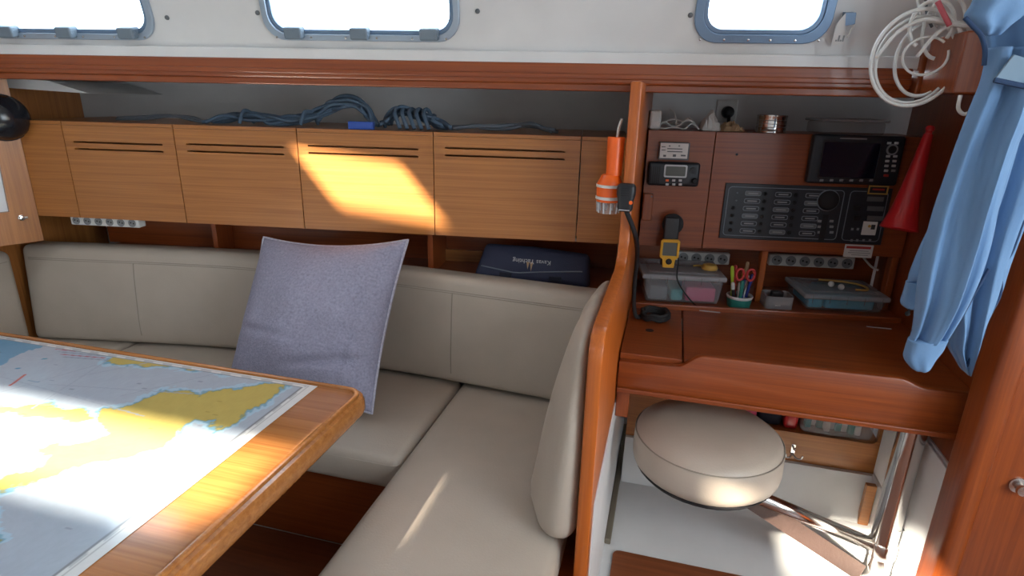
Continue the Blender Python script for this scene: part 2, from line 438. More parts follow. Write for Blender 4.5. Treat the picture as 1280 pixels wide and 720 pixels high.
# divider between sofa and chart desk
XL, XR = -.114, -.085
prof = [(1.0, .0), (1.0, .835)]
for i in range(1, 8): a = math.pi/2*i/7; prof.append((1.055-.055*math.cos(a), .835+.055*math.sin(a)))
prof += [(1.45, .890)]
for i in range(1, 9): a = math.pi/2*i/8; prof.append((1.45+.085*math.sin(a), .975-.085*math.cos(a)))
prof += [(1.515, 1.345), (2.22, 1.345), (2.22, 0)]
t = struct_root('wall_divider', (XL, 1.5, 0), 'glossy orange-brown divider panel with an armrest step between sofa and desk')
g = G(); g.plate(prof, y0=XL, y1=XR, plane='yz', bev=.006); part('divider_panel', g, 'divider_wood', t, True)
g = G(); g.box(XR, XR+.003, 1.03, 2.2, .0, .50, .001); part('white_lining', g, 'gelcoat', t)
g = G(); g.box(XR+.003, XR+.022, 1.50, 2.20, .0, .020, .004); structure(part('trim_floor_joint', g, 'brown_strip', None), 'grey-brown joint strip where the divider meets the floor')
# right bulkhead, jamb and hull furniture on that side
g = G(); g.box(.752, .785, 1.42, 2.30, .45, 1.60); structure(part('wall_bulkhead_aft', g, 'mahogany_z'), 'reddish varnished bulkhead at the aft end of the desk')
XJ = .695
g = G(); g.rbox(XJ, XJ+.05, 1.325, 1.415, 0, ZC, .016, 2); structure(part('trim_jamb', g, 'mahogany_z', None, True), 'rounded varnished door post at the edge of the desk')
g = G(); g.box(XJ+.046, X1, 1.358, 1.395, 0, ZC, .002)
JP = structure(part('wall_jamb_panel', g, 'mahogany_z'), 'varnished panel beside the rounded door post')
for (x, y, nm, lab) in ((1272, 606, 'door_knob', 'round chrome knob low on the varnished panel'), (1279, 396, 'door_catch', 'round chrome catch high on the varnished panel')):
    p = py(x, y, 1.358); g = G(); g.lathe([(.018, 0), (.018, .004), (.009, .006), (.008, .016), (.013, .020), (.012, .026), (0, .028)], p, (0, -1, 0), 20)
    part(nm, g, 'steel', JP, True, lab)

# ================================================================== SALOON: lockers, niche, sofa, table
ZLB, ZLT = .880, 1.197
def aL(xb, yb, xt, yt): return (FL.at(xb, yb)[0]+FL.at(xt, yt)[0])/2
seam = [aL(95, 268, 82, 160), aL(232, 277, 217, 158), aL(381, 285, 370, 160), aL(545, 293, 540, 163), aL(722, 301, 725, 165)]
aEnd = (XL+.13)/1.0*1.01 - .002; aStart = (XK+.13)*math.sqrt(1+HS*HS) + .001
LKLAB = ['overhead veneer locker with twin slots in the dim corner by the bulkhead', 'overhead veneer locker with twin slots under the thin rope end', 'overhead veneer locker with twin slots beneath the blue tag and looped rope', 'overhead veneer locker with twin slots above the navy bag']
slots = [(92, 204, 179, 188), (233, 355, 182, 191), (385, 523, 184, 194), (556, 706, 187, 197)]
for i in range(4):
    a0, a1 = seam[i]+.0015, seam[i+1]-.0015
    t = thing('overhead_locker', LKLAB[i], 'locker', FL.w((a0+a1)/2, .1, ZLB), 'overhead lockers along the hull')
    g = G(FL); g.box(a0, a1, .080, .40, ZLB+.004, ZLT-.012).box(a0, a1, .0165, .0795, ZLB+.004, ZLB+.016).box(a0, a0+.010, .0165, .0795, ZLB+.0165, ZLT-.012).box(a1-.010, a1, .0165, .0795, ZLB+.0165, ZLT-.012); part('body', g, 'veneer', t)
    g = G(FL); g.box(a0, a1, .0, .40, ZLT-.0115, ZLT, .001); part('top_board', g, 'veneer', t)
    sx0, sx1, sy0, sy1 = slots[i]
    p0 = FL.at(sx0, sy0); p1 = FL.at(sx1, sy1); zc = (p0[1]+p1[1])/2; s0, s1 = max(p0[0], a0+.012), min(p1[0], a1-.012)
    hs = [[(s0, zz-.0028), (s1, zz-.0028), (s1, zz+.0028), (s0, zz+.0028)] for zz in (zc-.011, zc+.011)]
    g = G(FL); g.plate([(a0, ZLB), (a1, ZLB), (a1, ZLT-.012), (a0, ZLT-.012)], hs, y0=0, y1=.016); d = part('door', g, 'veneer', t)
    for zz in (zc-.011, zc+.011):
        g = G(FL); g.box(s0-.002, s1+.002, .072, .0795, zz-.005, zz+.005); part('vent_slot', g, 'veneer', d)
for (a0, a1, lab) in ((aStart, seam[0]-.0015, 'narrow veneer filler panel between bulkhead and first locker'), (seam[4]+.0015, aEnd, 'narrow veneer filler panel between last locker and divider')):
    t = thing('locker_filler', lab, 'panel', FL.w((a0+a1)/2, .05, ZLB))
    g = G(FL); g.box(a0, a1, 0, .02, ZLB, ZLT-.012); part('panel', g, 'veneer', t)
    g = G(FL); g.box(a0, a1, 0, .40, ZLT-.0115, ZLT, .001); part('top_board', g, 'veneer', t)
# niche under the lockers
def sh_(x): return -.13*((-1.4-x)/.75)**1.25 if x < -1.4 else 0
t = thing('niche_shelf', 'open mahogany niche shelf between sofa back and overhead lockers', 'shelf', FL.w(-1, .1, .70))
bk = [FL.w(a, .295, 0) for a in (aEnd, aStart)]
fr_ = [(-2.08, 1.640), (-1.75, 1.705), (-1.4, 1.7665), (-.8, 1.7665), (-.4, 1.745), (XL-.001, 1.722)]
g = G(); g.plate([p for p in fr_]+[(XL-.001, bk[0].y), (-2.08, bk[1].y)], y0=.700, y1=.722, plane='xy', bev=.002); part('shelf_board', g, 'mahogany_x', t)
g = G(FL); g.box(aStart, aEnd, .280, .295, .7225, .879); part('back_panel', g, 'mahogany_h', t)
for x, y in ((271, 296), (548, 316)):
    a = FL.at(x, y, .19)[0]; wy_ = FL.w(a, 0, 0); yy_ = 1.772+sh_(wy_.x)-wy_.y; g = G(FL); g.box(a-.009, a+.009, yy_, .2795, .7225, .879, .001); part('upright', g, 'mahogany_z', t)
g = G(FL); g.box(FL.at(556, 330, .26)[0], FL.at(603, 330, .26)[0], .2625, .2795, .7225, .765, .001); part('ledge', g, 'veneer', t)

# power strip builder
def power_strip(fr, a0, a1, z0, z1, yf, dep, n, label, tilt=0, plug=None):
    t = thing('power_strip', label, 'power strip', fr.w((a0+a1)/2, yf+dep/2, z0))
    g = G(fr); g.box(a0, a1, yf, yf+dep, z0, z1, .004); part('housing', g, 'white_plastic', t)
    h = z1-z0
    for k in range(n):
        a = a0+(a1-a0)*(k+.55)/(n+.1); zc = (z0+z1)/2; r = h*.42
        g = G(fr); g.lathe([(r, 0), (r, .002), (r*.80, .002), (r*.80, .0003)], (a, yf-.0003, zc), (0, -1, 0), 20); s = part('socket', g, 'mark_dim', t, True)
        for sx in (-1, 1):
            g = G(fr); g.lathe([(0, 0), (h*.09, 0), (h*.09, .0004), (0, .0004)], (a+sx*h*.16, yf-.0008, zc-h*.04*sx), (0, -1, 0), 8); part('hole', g, 'socket_hole', s)
    return t
pa, pb = FL.at(84, 272, .02), FL.at(171, 283, .02)
power_strip(FL, pa[0], pb[0], ZLB-.034, ZLB-.002, .03, .035, 6, 'white power strip fixed under the locker by the bulkhead')
pa, pb = FL.at(658, 300, .06), FL.at(769, 305, .06)
t = thing('power_strip', 'slim white power strip under the locker end above the navy bag', 'power strip', FL.w((pa[0]+pb[0])/2, .07, ZLB-.014))
g = G(FL); g.box(pa[0], pb[0], .055, .085, ZLB-.012, ZLB, .002); part('housing', g, 'white_plastic', t)
g = G(FL); g.box(pa[0]+.006, pb[0]-.006, .053, .058, ZLB-.010, ZLB-.003, .001); part('socket_face', g, 'label_white', t)

# ---- sofa
SZ, SB = .390, .285
t = thing('bench_base', 'mahogany bench base under the cream seat cushions', 'bench', (-1.0, 1.45, 0))
g = G(); g.box(XB+.002, XL-.002, 1.27, 1.72, .0, SB, .004); part('rear_box', g, 'mahogany_x', t)
g = G(); g.box(-.56, XL-.002, .40, 1.268, .0, SB, .004); part('side_box', g, 'mahogany_x', t)
def seat_cushion(x0, x1, y0, y1, label, seams=()):
    t = thing('seat_cushion', label, 'cushion', ((x0+x1)/2, (y0+y1)/2, SB), 'cream seat cushions')
    f = lambda q, u, v, w: (q.x, q.y, q.z + (.010*(1-u**4)*(1-v**4) if w > 0 else 0))
    g = G(); g.rbox(x0, x1, y0, y1, SB+.001, SZ-.004, .026, 'auto', f); part('cover', g, 'leather', t, 'all')
    pts = []
    for (ex, ey) in rrect(x0+.003, x1-.003, y0+.003, y1-.003, .02, 4): pts.append((ex, ey, SZ-.024))
    g = G(); g.tube(pts, .0028, 6, True); part('piping', g, 'leather', t, 'all')
    return t
XS = -.608
seat_cushion(XB+.004, -1.905, 1.20, 1.70, 'short cream seat cushion beside the bulkhead')
seat_cushion(-1.900, XS-.004, 1.20, 1.70, 'long cream seat cushion under the grey pillow')
t3 = seat_cushion(XS, XL-.034, .42, 1.70, 'cream seat cushion running from the sofa back beside the divider')
def sh(x):
    if x < -1.4: return -.13*((-1.4-x)/.75)**1.25
    if x > -.8: return -.05*((x+.8)/.65)
    return 0
def back_cushion(x0, x1, label, vs_, hseam=True):
    t = thing('back_cushion', label, 'cushion', ((x0+x1)/2, 1.70, SZ), 'cream sofa back cushions')
    fy = lambda x, z: 1.650 + sh(x) + .028*(z-.39)/.36
    def f(q, u, v, w):
        yy = q.y - 1.65; bulge = -.012*(1-u**6)*(1-w**4) if v < 0 else 0
        return (q.x, fy(q.x, q.z)+yy+bulge, q.z)
    g = G(); g.rbox(x0, x1, 1.65, 1.735, SZ+.007, .757, .024, 'auto', f); part('cover', g, 'leather', t, 'all')
    def fp(x, z):
        u = 2*(x-x0)/(x1-x0)-1; w = 2*(z-SZ-.012)/(.757-SZ-.012)-1
        return (x, fy(x, z)-.012*(1-u**6)*(1-w**4)+.0004, z)
    n = 40
    for k, zz in enumerate((.712, .706)):
        if hseam:
            g = G(); g.tube([fp(lerp(x0+.03, x1-.03, i/n), zz) for i in range(n+1)], .0012, 5); part('seam', g, 'stitch', t, 'all')
    for x in vs_:
        g = G(); g.tube([fp(x, lerp(SZ+.045, .706, i/14)) for i in range(15)], .0018, 5); part('seam', g, 'stitch', t, 'all')
    return t
XC = -1.04
back_cushion(XB+.050, XC-.002, 'long cream back cushion running from the bulkhead corner behind the pillow', [py(157, 350, 1.56).x])
back_cushion(XC+.002, XL-.003, 'cream back cushion between the pillow and the divider', [py(568, 410, 1.67).x])
# wing cushion on the bulkhead
t = thing('wing_cushion', 'cream wing cushion standing against the forward bulkhead', 'cushion', (XB+.02, 1.3, SZ))
f = lambda q, u, v, w: (q.x+(.01*(1-v**4)*(1-w**4) if u > 0 else 0), q.y, q.z)
g = G(); g.rbox(XB+.001, XB+.072, 1.02, 1.486, SZ+.006, .750, .03, 'auto', f); part('cover', g, 'leather', t, 'all')
g = G(); g.tube([(XB+.0745, lerp(1.05, 1.46, i/10), .712) for i in range(11)], .0015, 5); part('seam', g, 'stitch', t)
# bolster padding the divider
t = thing('arm_bolster', 'plump cream arm bolster leaning on the orange divider', 'bolster', (XL-.06, 1.3, SZ))
def bol(q, u, v, w):
    k = (1-w)/2                       # 0 top, 1 bottom
    k = min(1, max(0, k)); thick = .034 + .105*k**.75
    end = 1-.45*max(0, -v-.55)/.45 if v < -.55 else 1
    x = XL - .0015 - (XL-q.x)/.10*thick*end*(1+.05*math.sin(q.y*23+q.z*9)*(1-k)*k*3)
    top = .895 if False else 0
    zt = lerp(SZ+.004, .868-.05*max(0, (q.y-1.3)/.35), (w+1)/2)
    zt += .006*math.sin(q.y*60)*max(0, w)*max(0, 1-abs(v))
    return (x, q.y - .05*(w+1)/2*max(0, -v)*0 + .02*max(0, w)*max(0, -v), zt)
g = G(); g.rbox(XL-.10, XL, 1.005, 1.580, SZ+.006, .86, .045, 'auto', bol); part('cover', g, 'leather', t, 'all')
pts = [pz(x, y, 0) for x, y in ()]
seamp = []
for i in range(25):
    v = lerp(-.93, .9, i/24); q = V((XL-.088, lerp(1.005, 1.580, (v+1)/2), .80)); seamp.append(bol(q, -1, v, .72))
g = G(); g.tube(seamp, .0016, 5); part('seam', g, 'stitch', t)

# ---- pillow
t = thing('throw_pillow', 'grey-violet square throw pillow leaning against the sofa back', 'pillow', (-1.05, 1.5, SZ))
TR = py(521, 307, 1.63); TL = py(345, 303, 1.655); BR = pz(478, 517, .400); BL = TL+(BR-TR)+V((.005, .0, .02))
nP = (TR-TL).cross(BL-TL).normalized()
if nP.y > 0: nP = -nP
random.seed(4)
def pil(u, v, side):
    # u,v in -1..1, v up; concave edges between pointed corners
    cu = u*(1-.055*(1-v*v)); cv = v*(1-.055*(1-u*u))
    p = (TL*(1-cu)*(1+cv)+TR*(1+cu)*(1+cv)+BL*(1-cu)*(1-cv)+BR*(1+cu)*(1-cv))/4
    th = .105*max(0, (1-u*u)*(1-v*v))**.55
    rim = max(abs(u), abs(v))
    wr = .007*math.sin(6*u+4*v+1)*math.sin(5*v-3*u)*(1-u*u)*(1-v*v)
    wr += .010*math.sin(19*v+3*u)*max(0, u-.45)*(1-u)*4*(1-v*v)          # puckers along the right edge
    wr += .008*math.sin(17*u-4*v)*max(0, v-.55)*(1-v)*4*(1-u*u)          # along the top
    wr -= .020*math.exp(-((v+.62-.22*u)/.05)**2)*max(0, u+.15)*(1-u)*2.2   # deep fold above the lower corner
    wr -= .012*math.exp(-((v+.30+.10*u)/.045)**2)*max(0, -u+.1)*(1+u)*2.0
    wr -= .010*math.exp(-((u-.72-.15*v)/.04)**2)*(1-v*v)
    sag = V((0, 0, -.012))*max(0, 1-abs(u)**2)*max(0, v)
    return p + nP*(side*th + (wr if side > 0 else 0)) + nP*.060 + sag
N = 64
for s_ in (1, -1):
    pass
g = G()
g.sheet([[pil(2*i/N-1, 2*j/N-1, 1) for i in range(N+1)] for j in range(N+1)])
g.sheet([[pil(2*i/N-1, 2*j/N-1, -1) for i in range(N+1)] for j in range(N+1)])
bmesh.ops.remove_doubles(g.bm, verts=g.bm.verts, dist=.0004); bmesh.ops.recalc_face_normals(g.bm, faces=g.bm.faces)
part('cover', g, 'pillow_fabric', t, 'all')
ep = [pil(2*i/N-1, 1, 0) for i in range(N)]+[pil(1, 1-2*i/N, 0) for i in range(N)]+[pil(1-2*i/N, -1, 0) for i in range(N)]+[pil(-1, 2*i/N-1, 0) for i in range(N)]
g = G(); g.tube(ep, .0042, 6, True); part('piping', g, 'pillow_piping', t, 'all')

# ---- table with chart
TZ = .62
t = thing('saloon_table', 'varnished saloon table with rounded corner and thick lipped edge', 'table', (-1.35, .6, .008))
tx0, tx1, ty0, ty1 = -2.02, -.648, .08, 1.150
g = G(); g.plate(rrect(tx0, tx1, ty0, ty1, .05, 8), y0=TZ-.055, y1=TZ-.002, plane='xy', bev=.016); part('table_top', g, 'table_wood', t, True)
g = G(); g.plate(rrect(tx0+.012, tx1-.012, ty0+.012, ty1-.012, .04, 8), [rrect(tx0+.030, tx1-.024, ty0+.03, ty1-.022, .036, 8)], y0=TZ-.010, y1=TZ+.004, plane='xy', bev=.004); part('fiddle_edge', g, 'table_wood', t, True)
g = G(); g.box(-1.70, -.98, .50, .70, .034, TZ-.056, .008); part('pedestal', g, 'sole_wood', t)
g = G(); g.box(-1.75, -.93, .44, .76, .009, .033, .006); part('foot', g, 'sole_wood', t)
# ---- paper sea chart lying on the table
import numpy as np
cx0, cx1, cy0, cy1 = -1.94, -.780, .13, 1.122
NX, NY = 440, 360
gx, gy = np.meshgrid(np.linspace(cx0, cx1, NX), np.linspace(cy0, cy1, NY))
def poly_from_px(pts): return np.array([[pz(x, y, TZ).x, pz(x, y, TZ).y] for x, y in pts])
wx = gx + .006*np.sin(gy*61+gx*23)+.004*np.sin(gx*137-gy*51)+.0025*np.sin(gx*311+gy*271)
wy = gy + .006*np.sin(gx*57-gy*31)+.004*np.sin(gy*149+gx*77)+.0025*np.sin(gy*331-gx*211)
def inside_dist(poly, X, Y):
    ins = np.zeros(X.shape, bool); dist = np.full(X.shape, 9.)
    n = len(poly)
    for i in range(n):
        x1, y1 = poly[i]; x2, y2 = poly[(i+1) % n]
        c = ((y1 > Y) != (y2 > Y)) & (X < (x2-x1)*(Y-y1)/((y2-y1) if abs(y2-y1) > 1e-9 else 1e-9)+x1); ins ^= c
        L = (x2-x1)**2+(y2-y1)**2+1e-12; tt = np.clip(((X-x1)*(x2-x1)+(Y-y1)*(y2-y1))/L, 0, 1)
        dist = np.minimum(dist, np.hypot(X-x1-tt*(x2-x1), Y-y1-tt*(y2-y1)))
    return ins, dist
lands = [
 [(134, 448), (150, 440), (200, 447), (250, 455), (300, 460), (344, 466), (359, 470), (320, 470), (281, 466), (219, 459), (175, 456), (141, 456)],
 [(130, 512), (156, 506), (194, 494), (203, 487), (237, 487), (247, 494), (259, 491), (300, 483), (359, 476), (350, 490), (297, 525), (269, 541), (266, 523), (247, 525), (219, 540), (205, 562), (135, 575), (82, 585), (30, 607), (0, 612), (-40, 625), (-60, 610), (0, 600), (32, 590), (67, 567), (35, 560), (107, 551), (140, 540), (120, 530)],
 [(-60, 505), (0, 505), (19, 509), (56, 505), (97, 512), (125, 522), (78, 527), (37, 519), (0, 517), (-60, 515)],
 [(-120, 660), (-20, 640), (-10, 680), (-150, 720)]]
land = np.zeros(gx.shape, bool); dist = np.full(gx.shape, 9.)
for L_ in lands:
    a_, b_ = inside_dist(poly_from_px(L_), wx, wy); land |= a_; dist = np.minimum(dist, b_)
col = np.zeros((NY, NX, 3)); col[:] = (.41, .48, .57)
col[dist < .014] = (.40, .58, .72); col[dist < .005] = (.22, .42, .55)
col[land] = (.54, .43, .13); col[land & (dist < .0035)] = (.30, .34, .20)
q_ = poly_from_px([(-80, 424), (0, 424), (62, 428), (30, 440), (0, 455), (-80, 490)]); a_, b_ = inside_dist(q_, wx, wy); col[a_] = (.14, .33, .50)
mot = .985+.015*np.sin(gx*90)*np.sin(gy*83+gx*20); col *= mot[..., None]
def cline(p, q, w, c):
    (a, b), (c_, d) = poly_from_px([p, q]); L = (c_-a)**2+(d-b)**2; tt = np.clip(((gx-a)*(c_-a)+(gy-b)*(d-b))/L, 0, 1)
    col[np.hypot(gx-a-tt*(c_-a), gy-b-tt*(d-b)) < w] = c
for p, q in (((0, 470), (180, 520)), ((40, 510), (150, 440)), ((100, 470), (190, 452)), ((0, 490), (120, 456)), ((150, 495), (290, 462)), ((60, 480), (240, 492))): cline(p, q, .0016, (.36, .42, .50))
cline((13, 481), (31, 468), .0035, (.45, .10, .08))
for k in range(4): cline((70+k*3, 436+k*3.2), (128+k*2, 442+k*2.6), .0022, (.30, .34, .40) if k % 2 else (.42, .16, .20))
cline((20, 460), (24, 460), .004, (.10, .25, .40)); cline((54, 448), (57, 448), .004, (.10, .30, .40)); cline((35, 475), (48, 477), .002, (.2, .3, .4))
rng = np.random.RandomState(3)
for k in range(70):                       # soundings and place marks
    x_, y_ = rng.uniform(cx0+.05, cx1-.06), rng.uniform(cy0+.05, cy1-.04)
    m_ = (abs(gx-x_) < .006) & (abs(gy-y_) < .0018); col[m_] *= .72
edge = np.minimum(np.minimum(gx-cx0, cx1-gx), np.minimum(gy-cy0, cy1-gy+.016))
col[edge < .034] = (.72, .74, .74); col[(edge > .031) & (edge < .035)] = (.25, .27, .30); col[(edge > .019) & (edge < .022)] = (.45, .47, .48)
chk = (np.floor((gx+gy)/.03) % 2 == 0); col[(edge > .024) & (edge < .031) & chk] = (.50, .53, .55)
me = bpy.data.meshes.new('chart_paper')
zz = TZ-.0008 + .0004*np.sin(gx*7)*np.sin(gy*5)
vv = np.stack([gx, gy, zz], -1).reshape(-1, 3)
idx = np.arange(NX*NY).reshape(NY, NX)
fc = np.stack([idx[:-1, :-1], idx[:-1, 1:], idx[1:, 1:], idx[1:, :-1]], -1).reshape(-1, 4)
base = V(((cx0+cx1)/2, (cy0+cy1)/2, TZ)); vv = vv-np.array(base)
me.vertices.add(len(vv)); me.vertices.foreach_set('co', vv.ravel()); me.loops.add(fc.size); me.loops.foreach_set('vertex_index', fc.ravel())
me.polygons.add(len(fc)); me.polygons.foreach_set('loop_start', np.arange(0, fc.size, 4)); me.update(calc_edges=True); me.validate()
at_ = me.color_attributes.new('print', 'FLOAT_COLOR', 'POINT'); at_.data.foreach_set('color', np.concatenate([col.reshape(-1, 3), np.ones((NX*NY, 1))], 1).ravel())
m, tr, b = nt('chart_print'); an = tr.nodes.new('ShaderNodeAttribute'); an.attribute_name = 'print'
nz = tr.nodes.new('ShaderNodeTexNoise'); nz.inputs['Scale'].default_value = 60; mx = tr.nodes.new('ShaderNodeMix'); mx.data_type = 'RGBA'; mx.blend_type = 'MULTIPLY'; mx.inputs[0].default_value = .12
tr.links.new(an.outputs['Color'], mx.inputs[6]); tr.links.new(nz.outputs['Fac'], mx.inputs[7]); tr.links.new(mx.outputs[2], b.inputs['Base Color'])
b.inputs['Roughness'].default_value = .22; b.inputs['Coat Weight'].default_value = .25
me.materials.append(m)
co_ = bpy.data.objects.new('sea_chart', me); COL.objects.link(co_); co_.location = base
tag(co_, 'large paper sea chart with yellow land under clear film on the table', 'chart')

# ================================================================== THINGS ON THE LOCKERS AND IN THE NICHE
random.seed(11)
def rope(px_pts, r, mat, label, strands=1, spread=.0, dep=.12, extra=()):
    """bundle of rope strands lying on the locker tops; points are (pixel x, height above the top, depth)"""
    g = G(FL)
    for k in range(strands):
        pts = []
        ph = random.uniform(0, 6)
        for (x, h, d) in px_pts:
            a = FL.at(x, 160, d)[0]
            pts.append((a+random.uniform(-1, 1)*spread*.5, d+random.uniform(-1, 1)*spread, ZLT+r+.001+max(0, h+random.uniform(-.35, .5)*spread*(1 if h > .004 else .8))))
        g.tube(smooth_path(pts, 7), r, 7)
    for pts, rr in extra: g.tube(smooth_path([(FL.at(x, 160, d)[0], d, ZLT+rr+.001+h) for x, h, d in pts], 7), rr, 7)
    return tag(part('rope_hank', g, mat, None, 'all'), label, 'rope', 'ropes on the lockers')
rope([(262, .0, .08), (290, .012, .09), (318, .018, .10), (345, .008, .08), (372, .014, .10), (398, .030, .11), (425, .062, .12), (446, .066, .12), (462, .040, .11), (470, .002, .09)], .0055, 'rope_blue', 'blue-grey rope hank rising into a tall loop behind the blue tag', 9, .030,
     extra=[([(300, .0, .05), (306, .035, .07), (314, .034, .10), (318, .0, .14)], .006), ([(376, .0, .05), (382, .038, .07), (392, .036, .10), (398, .0, .14)], .006), ([(398, .01, .1), (424, .082, .12), (452, .078, .12), (474, .0, .10)], .007)])
rope([(480, .004, .08), (492, .032, .10), (504, .048, .11), (520, .040, .11), (536, .024, .10), (548, .010, .09), (560, .004, .08)], .006, 'rope_blue', 'coiled dark blue rope hank with wrapped turns beside the tall loop', 9, .030,
     extra=[([(500+i*9, .0, .03), (494+i*9, .045, .06), (500+i*9, .052, .11), (508+i*9, .0, .16)], .0065) for i in range(5)])
rope([(566, .003, .07), (590, .006, .08), (615, .004, .10), (640, .010, .11), (662, .018, .10), (680, .010, .08), (694, .0, .07)], .0055, 'rope_grey', 'loose grey-blue rope end trailing toward the divider', 4, .018)
rope([(150, .0, .12), (185, .006, .10), (215, .012, .09), (240, .008, .08), (258, .0, .07)], .0045, 'rope_grey', 'thin dark rope end lying toward the bulkhead', 2, .012)
a0, a1 = FL.at(436, 155, .02)[0], FL.at(467, 155, .02)[0]
t = thing('blue_tag', 'small bright blue plastic tag standing on the locker edge', 'tag', FL.w((a0+a1)/2, .02, ZLT))
g = G(FL); g.box(a0, a1, .012, .030, ZLT+.0005, ZLT+.024, .002); part('block', g, 'blue_plastic', t)
g = G(FL); g.box(a0+.004, a1-.004, .0105, .0125, ZLT+.005, ZLT+.019, .0004); part('face', g, 'blue_plastic', t)

# navy bag
FBG = Frame((FL.w(-.4, 0, 0).x, 1.775, .722), (1, .06, 0), (0, .42, .91))
b0 = FBG.at(590, 345)[0]; b1 = FBG.at(738, 350)[0]
t = thing('document_bag', 'navy soft document bag lying in the niche by the divider', 'bag', FBG.w((b0+b1)/2, .02, 0))
def bagf(q, u, v, w):
    x = q.x + (.030*(w+1)/2 if u < 0 else -.012*(w+1)/2)*abs(u)**3
    return (x, q.y - .012*(1-u**4)*(1-w**4)*(1 if v < 0 else 0), q.z*(1-.10*max(0, u)*1))
g = G(FBG); g.rbox(b0, b1, 0, .045, .004, .128, .020, 8, bagf); part('body', g, 'navy', t, 'all')
def bp(u, w, off=-.0015):
    x = lerp(b0, b1, (u+1)/2); z = lerp(.004, .128, (w+1)/2); q = bagf(V((x, 0, z)), u, -1, w); return (q[0], q[1]+off, q[2])
g = G(FBG); g.tube([bp(-.90+.03*k, -.30-.25*min(1, k/20)+.42*max(0, (k-24)/36)) for k in range(0, 60)], .0022, 6); part('zip_piping', g, 'outline_grey', t, 'all')
for u0 in (-.42, .42):
    c = bp(u0, -.72); g = G(FBG); g.box(c[0]-.020, c[0]+.020, c[1]-.003, c[1]+.004, c[2]-.008, c[2]+.008, .002); part('strap_loop', g, 'navy_dark', t)
c = bp(.0, .10, -.0012); g = G(FBG); g.text('Kavas Yachting', .021, (c[0], c[1], c[2]), True); part('lettering', g, 'mark_light', t)
for sx, hh in ((-.006, .024), (.006, .030)):
    c2 = bp(-.03, -.10, -.0016); g = G(FBG); g.plate([(c2[0]+sx-.005, c2[2]+.010), (c2[0]+sx+.005, c2[2]+.010), (c2[0]+sx+.001, c2[2]+.010-hh)], y0=c2[1], y1=c2[1]+.001); part('sail_emblem', g, 'tan', t)

# corner: dark dome lamp and catch
a, b = FD.at(2, 147)
t = thing('dome_fan', 'glossy black dome fan fixed to the corner panel', 'fan', FD.w(a, 0, b))
g = G(FD); g.lathe([(.066, 0), (.070, .012), (.069, .03), (.058, .052), (.036, .066), (0, .072)], (a, 0, b), (0, -1, 0), 28); part('dome', g, 'dome_dark', t, True)
g = G(FD); g.lathe([(.0735, .006), (.0735, .014), (.068, .016), (.068, .004)], (a, 0, b), (0, -1, 0), 28); part('rim', g, 'black_plastic', t, True)
a, b = FD.at(27, 272)
t = thing('cabinet_catch', 'small chrome push catch on the corner panel', 'catch', FD.w(a, 0, b))
g = G(FD); g.lathe([(.010, 0), (.010, .003), (.006, .004), (.006, .010), (0, .011)], (a, 0, b), (0, -1, 0), 16); part('button', g, 'chrome', t, True)
g = G(FD); g.box(a-.012, a+.016, -.008, -.003, b-.004, b+.004, .001); part('lever', g, 'chrome', t)

# ================================================================== CHART DESK
DZ = .655
XD0, XD1 = XR+.0035, .7505
t = thing('chart_desk', 'mahogany chart desk with raised front fiddle and hinged lid', 'desk', (.33, 1.7, .50))
ap = [(XD0, .552), (XD1, .558), (XD1, .668), (.635, .670)]
for i in range(1, 8): k = i/7; ap.append((lerp(.635, .575, k), .670+.018*(3*k*k-2*k**3)))
ap.append((.13, .682))
for i in range(1, 9): k = i/8; ap.append((lerp(.13, .065, k), .682-.038*(3*k*k-2*k**3)))
ap.append((XD0, .640))
g = G(); g.plate(ap, y0=1.450, y1=1.474, bev=.005); part('apron', g, 'mahogany_x', t, True)
g = G(); g.box(XD0, XD1, 1.441, 1.4495, .552, .566, .003); part('apron_bead', g, 'mahogany_x', t)
dl = .082
def desk_edge(x, o=0): return FR.w((x-.075)*1.01, o, 0).y
g = G(); g.plate([(XD0, 1.475), (dl-.002, 1.475), (dl-.002, desk_edge(dl)-.002), (XD0, desk_edge(XD0)-.002)], y0=DZ-.018, y1=DZ, plane='xy', bev=.002); part('side_flap', g, 'mahogany_x', t)
g = G(); g.plate([(dl+.002, 1.475), (XD1, 1.475), (XD1, desk_edge(XD1)-.002), (dl+.002, desk_edge(dl)-.002)], y0=DZ-.018, y1=DZ+.001, plane='xy', bev=.002); lid = part('lid', g, 'mahogany_x', t)
for (x0, y0, x1, y1) in ((874, 388, 900, 390), (1083, 408, 1113, 410)):
    p, q = pz(x0, y0, DZ+.002), pz(x1, y1, DZ+.002); g = G(); g.box(p.x, q.x, p.y-.003, p.y+.003, DZ+.0011, DZ+.0035, .001); part('hinge', g, 'silver', lid)
p = pz(812, 413, DZ); g = G(); g.lathe([(.012, 0), (.012, .0006), (0, .0006)], (p.x, p.y, DZ+.0001), (0, 0, 1), 16); part('finger_hole_disc', g, 'black_rubber', t)  # flat black disc, paints in the dark inside of a finger hole
g = G(FR); g.box((XD0-.075)*1.01+.001, (XD1-.075)*1.01-.004, 0, .013, DZ-.03, DZ+.016, .003); part('back_rail', g, 'mahogany_x', t)
bkY = lambda x: FN.w((x+.07)*1.012, .22, 0).y
g = G(); g.plate([(XD0, desk_edge(XD0, .0135)), (XD1, desk_edge(XD1, .0135)), (XD1, bkY(XD1)), (XD0, bkY(XD0))], y0=DZ-.018, y1=DZ-.001, plane='xy'); part('stowage_board', g, 'mahogany_x', t)
g = G(); g.box(XD0, XD1, 1.4745, 1.86, .575, .590, .001); part('tray_bottom', g, 'mahogany_x', t)
g = G(); g.box(XD0, XD0+.035, 1.475, 1.53, .46, .552, .003); part('cleat', g, 'mahogany_z', t)
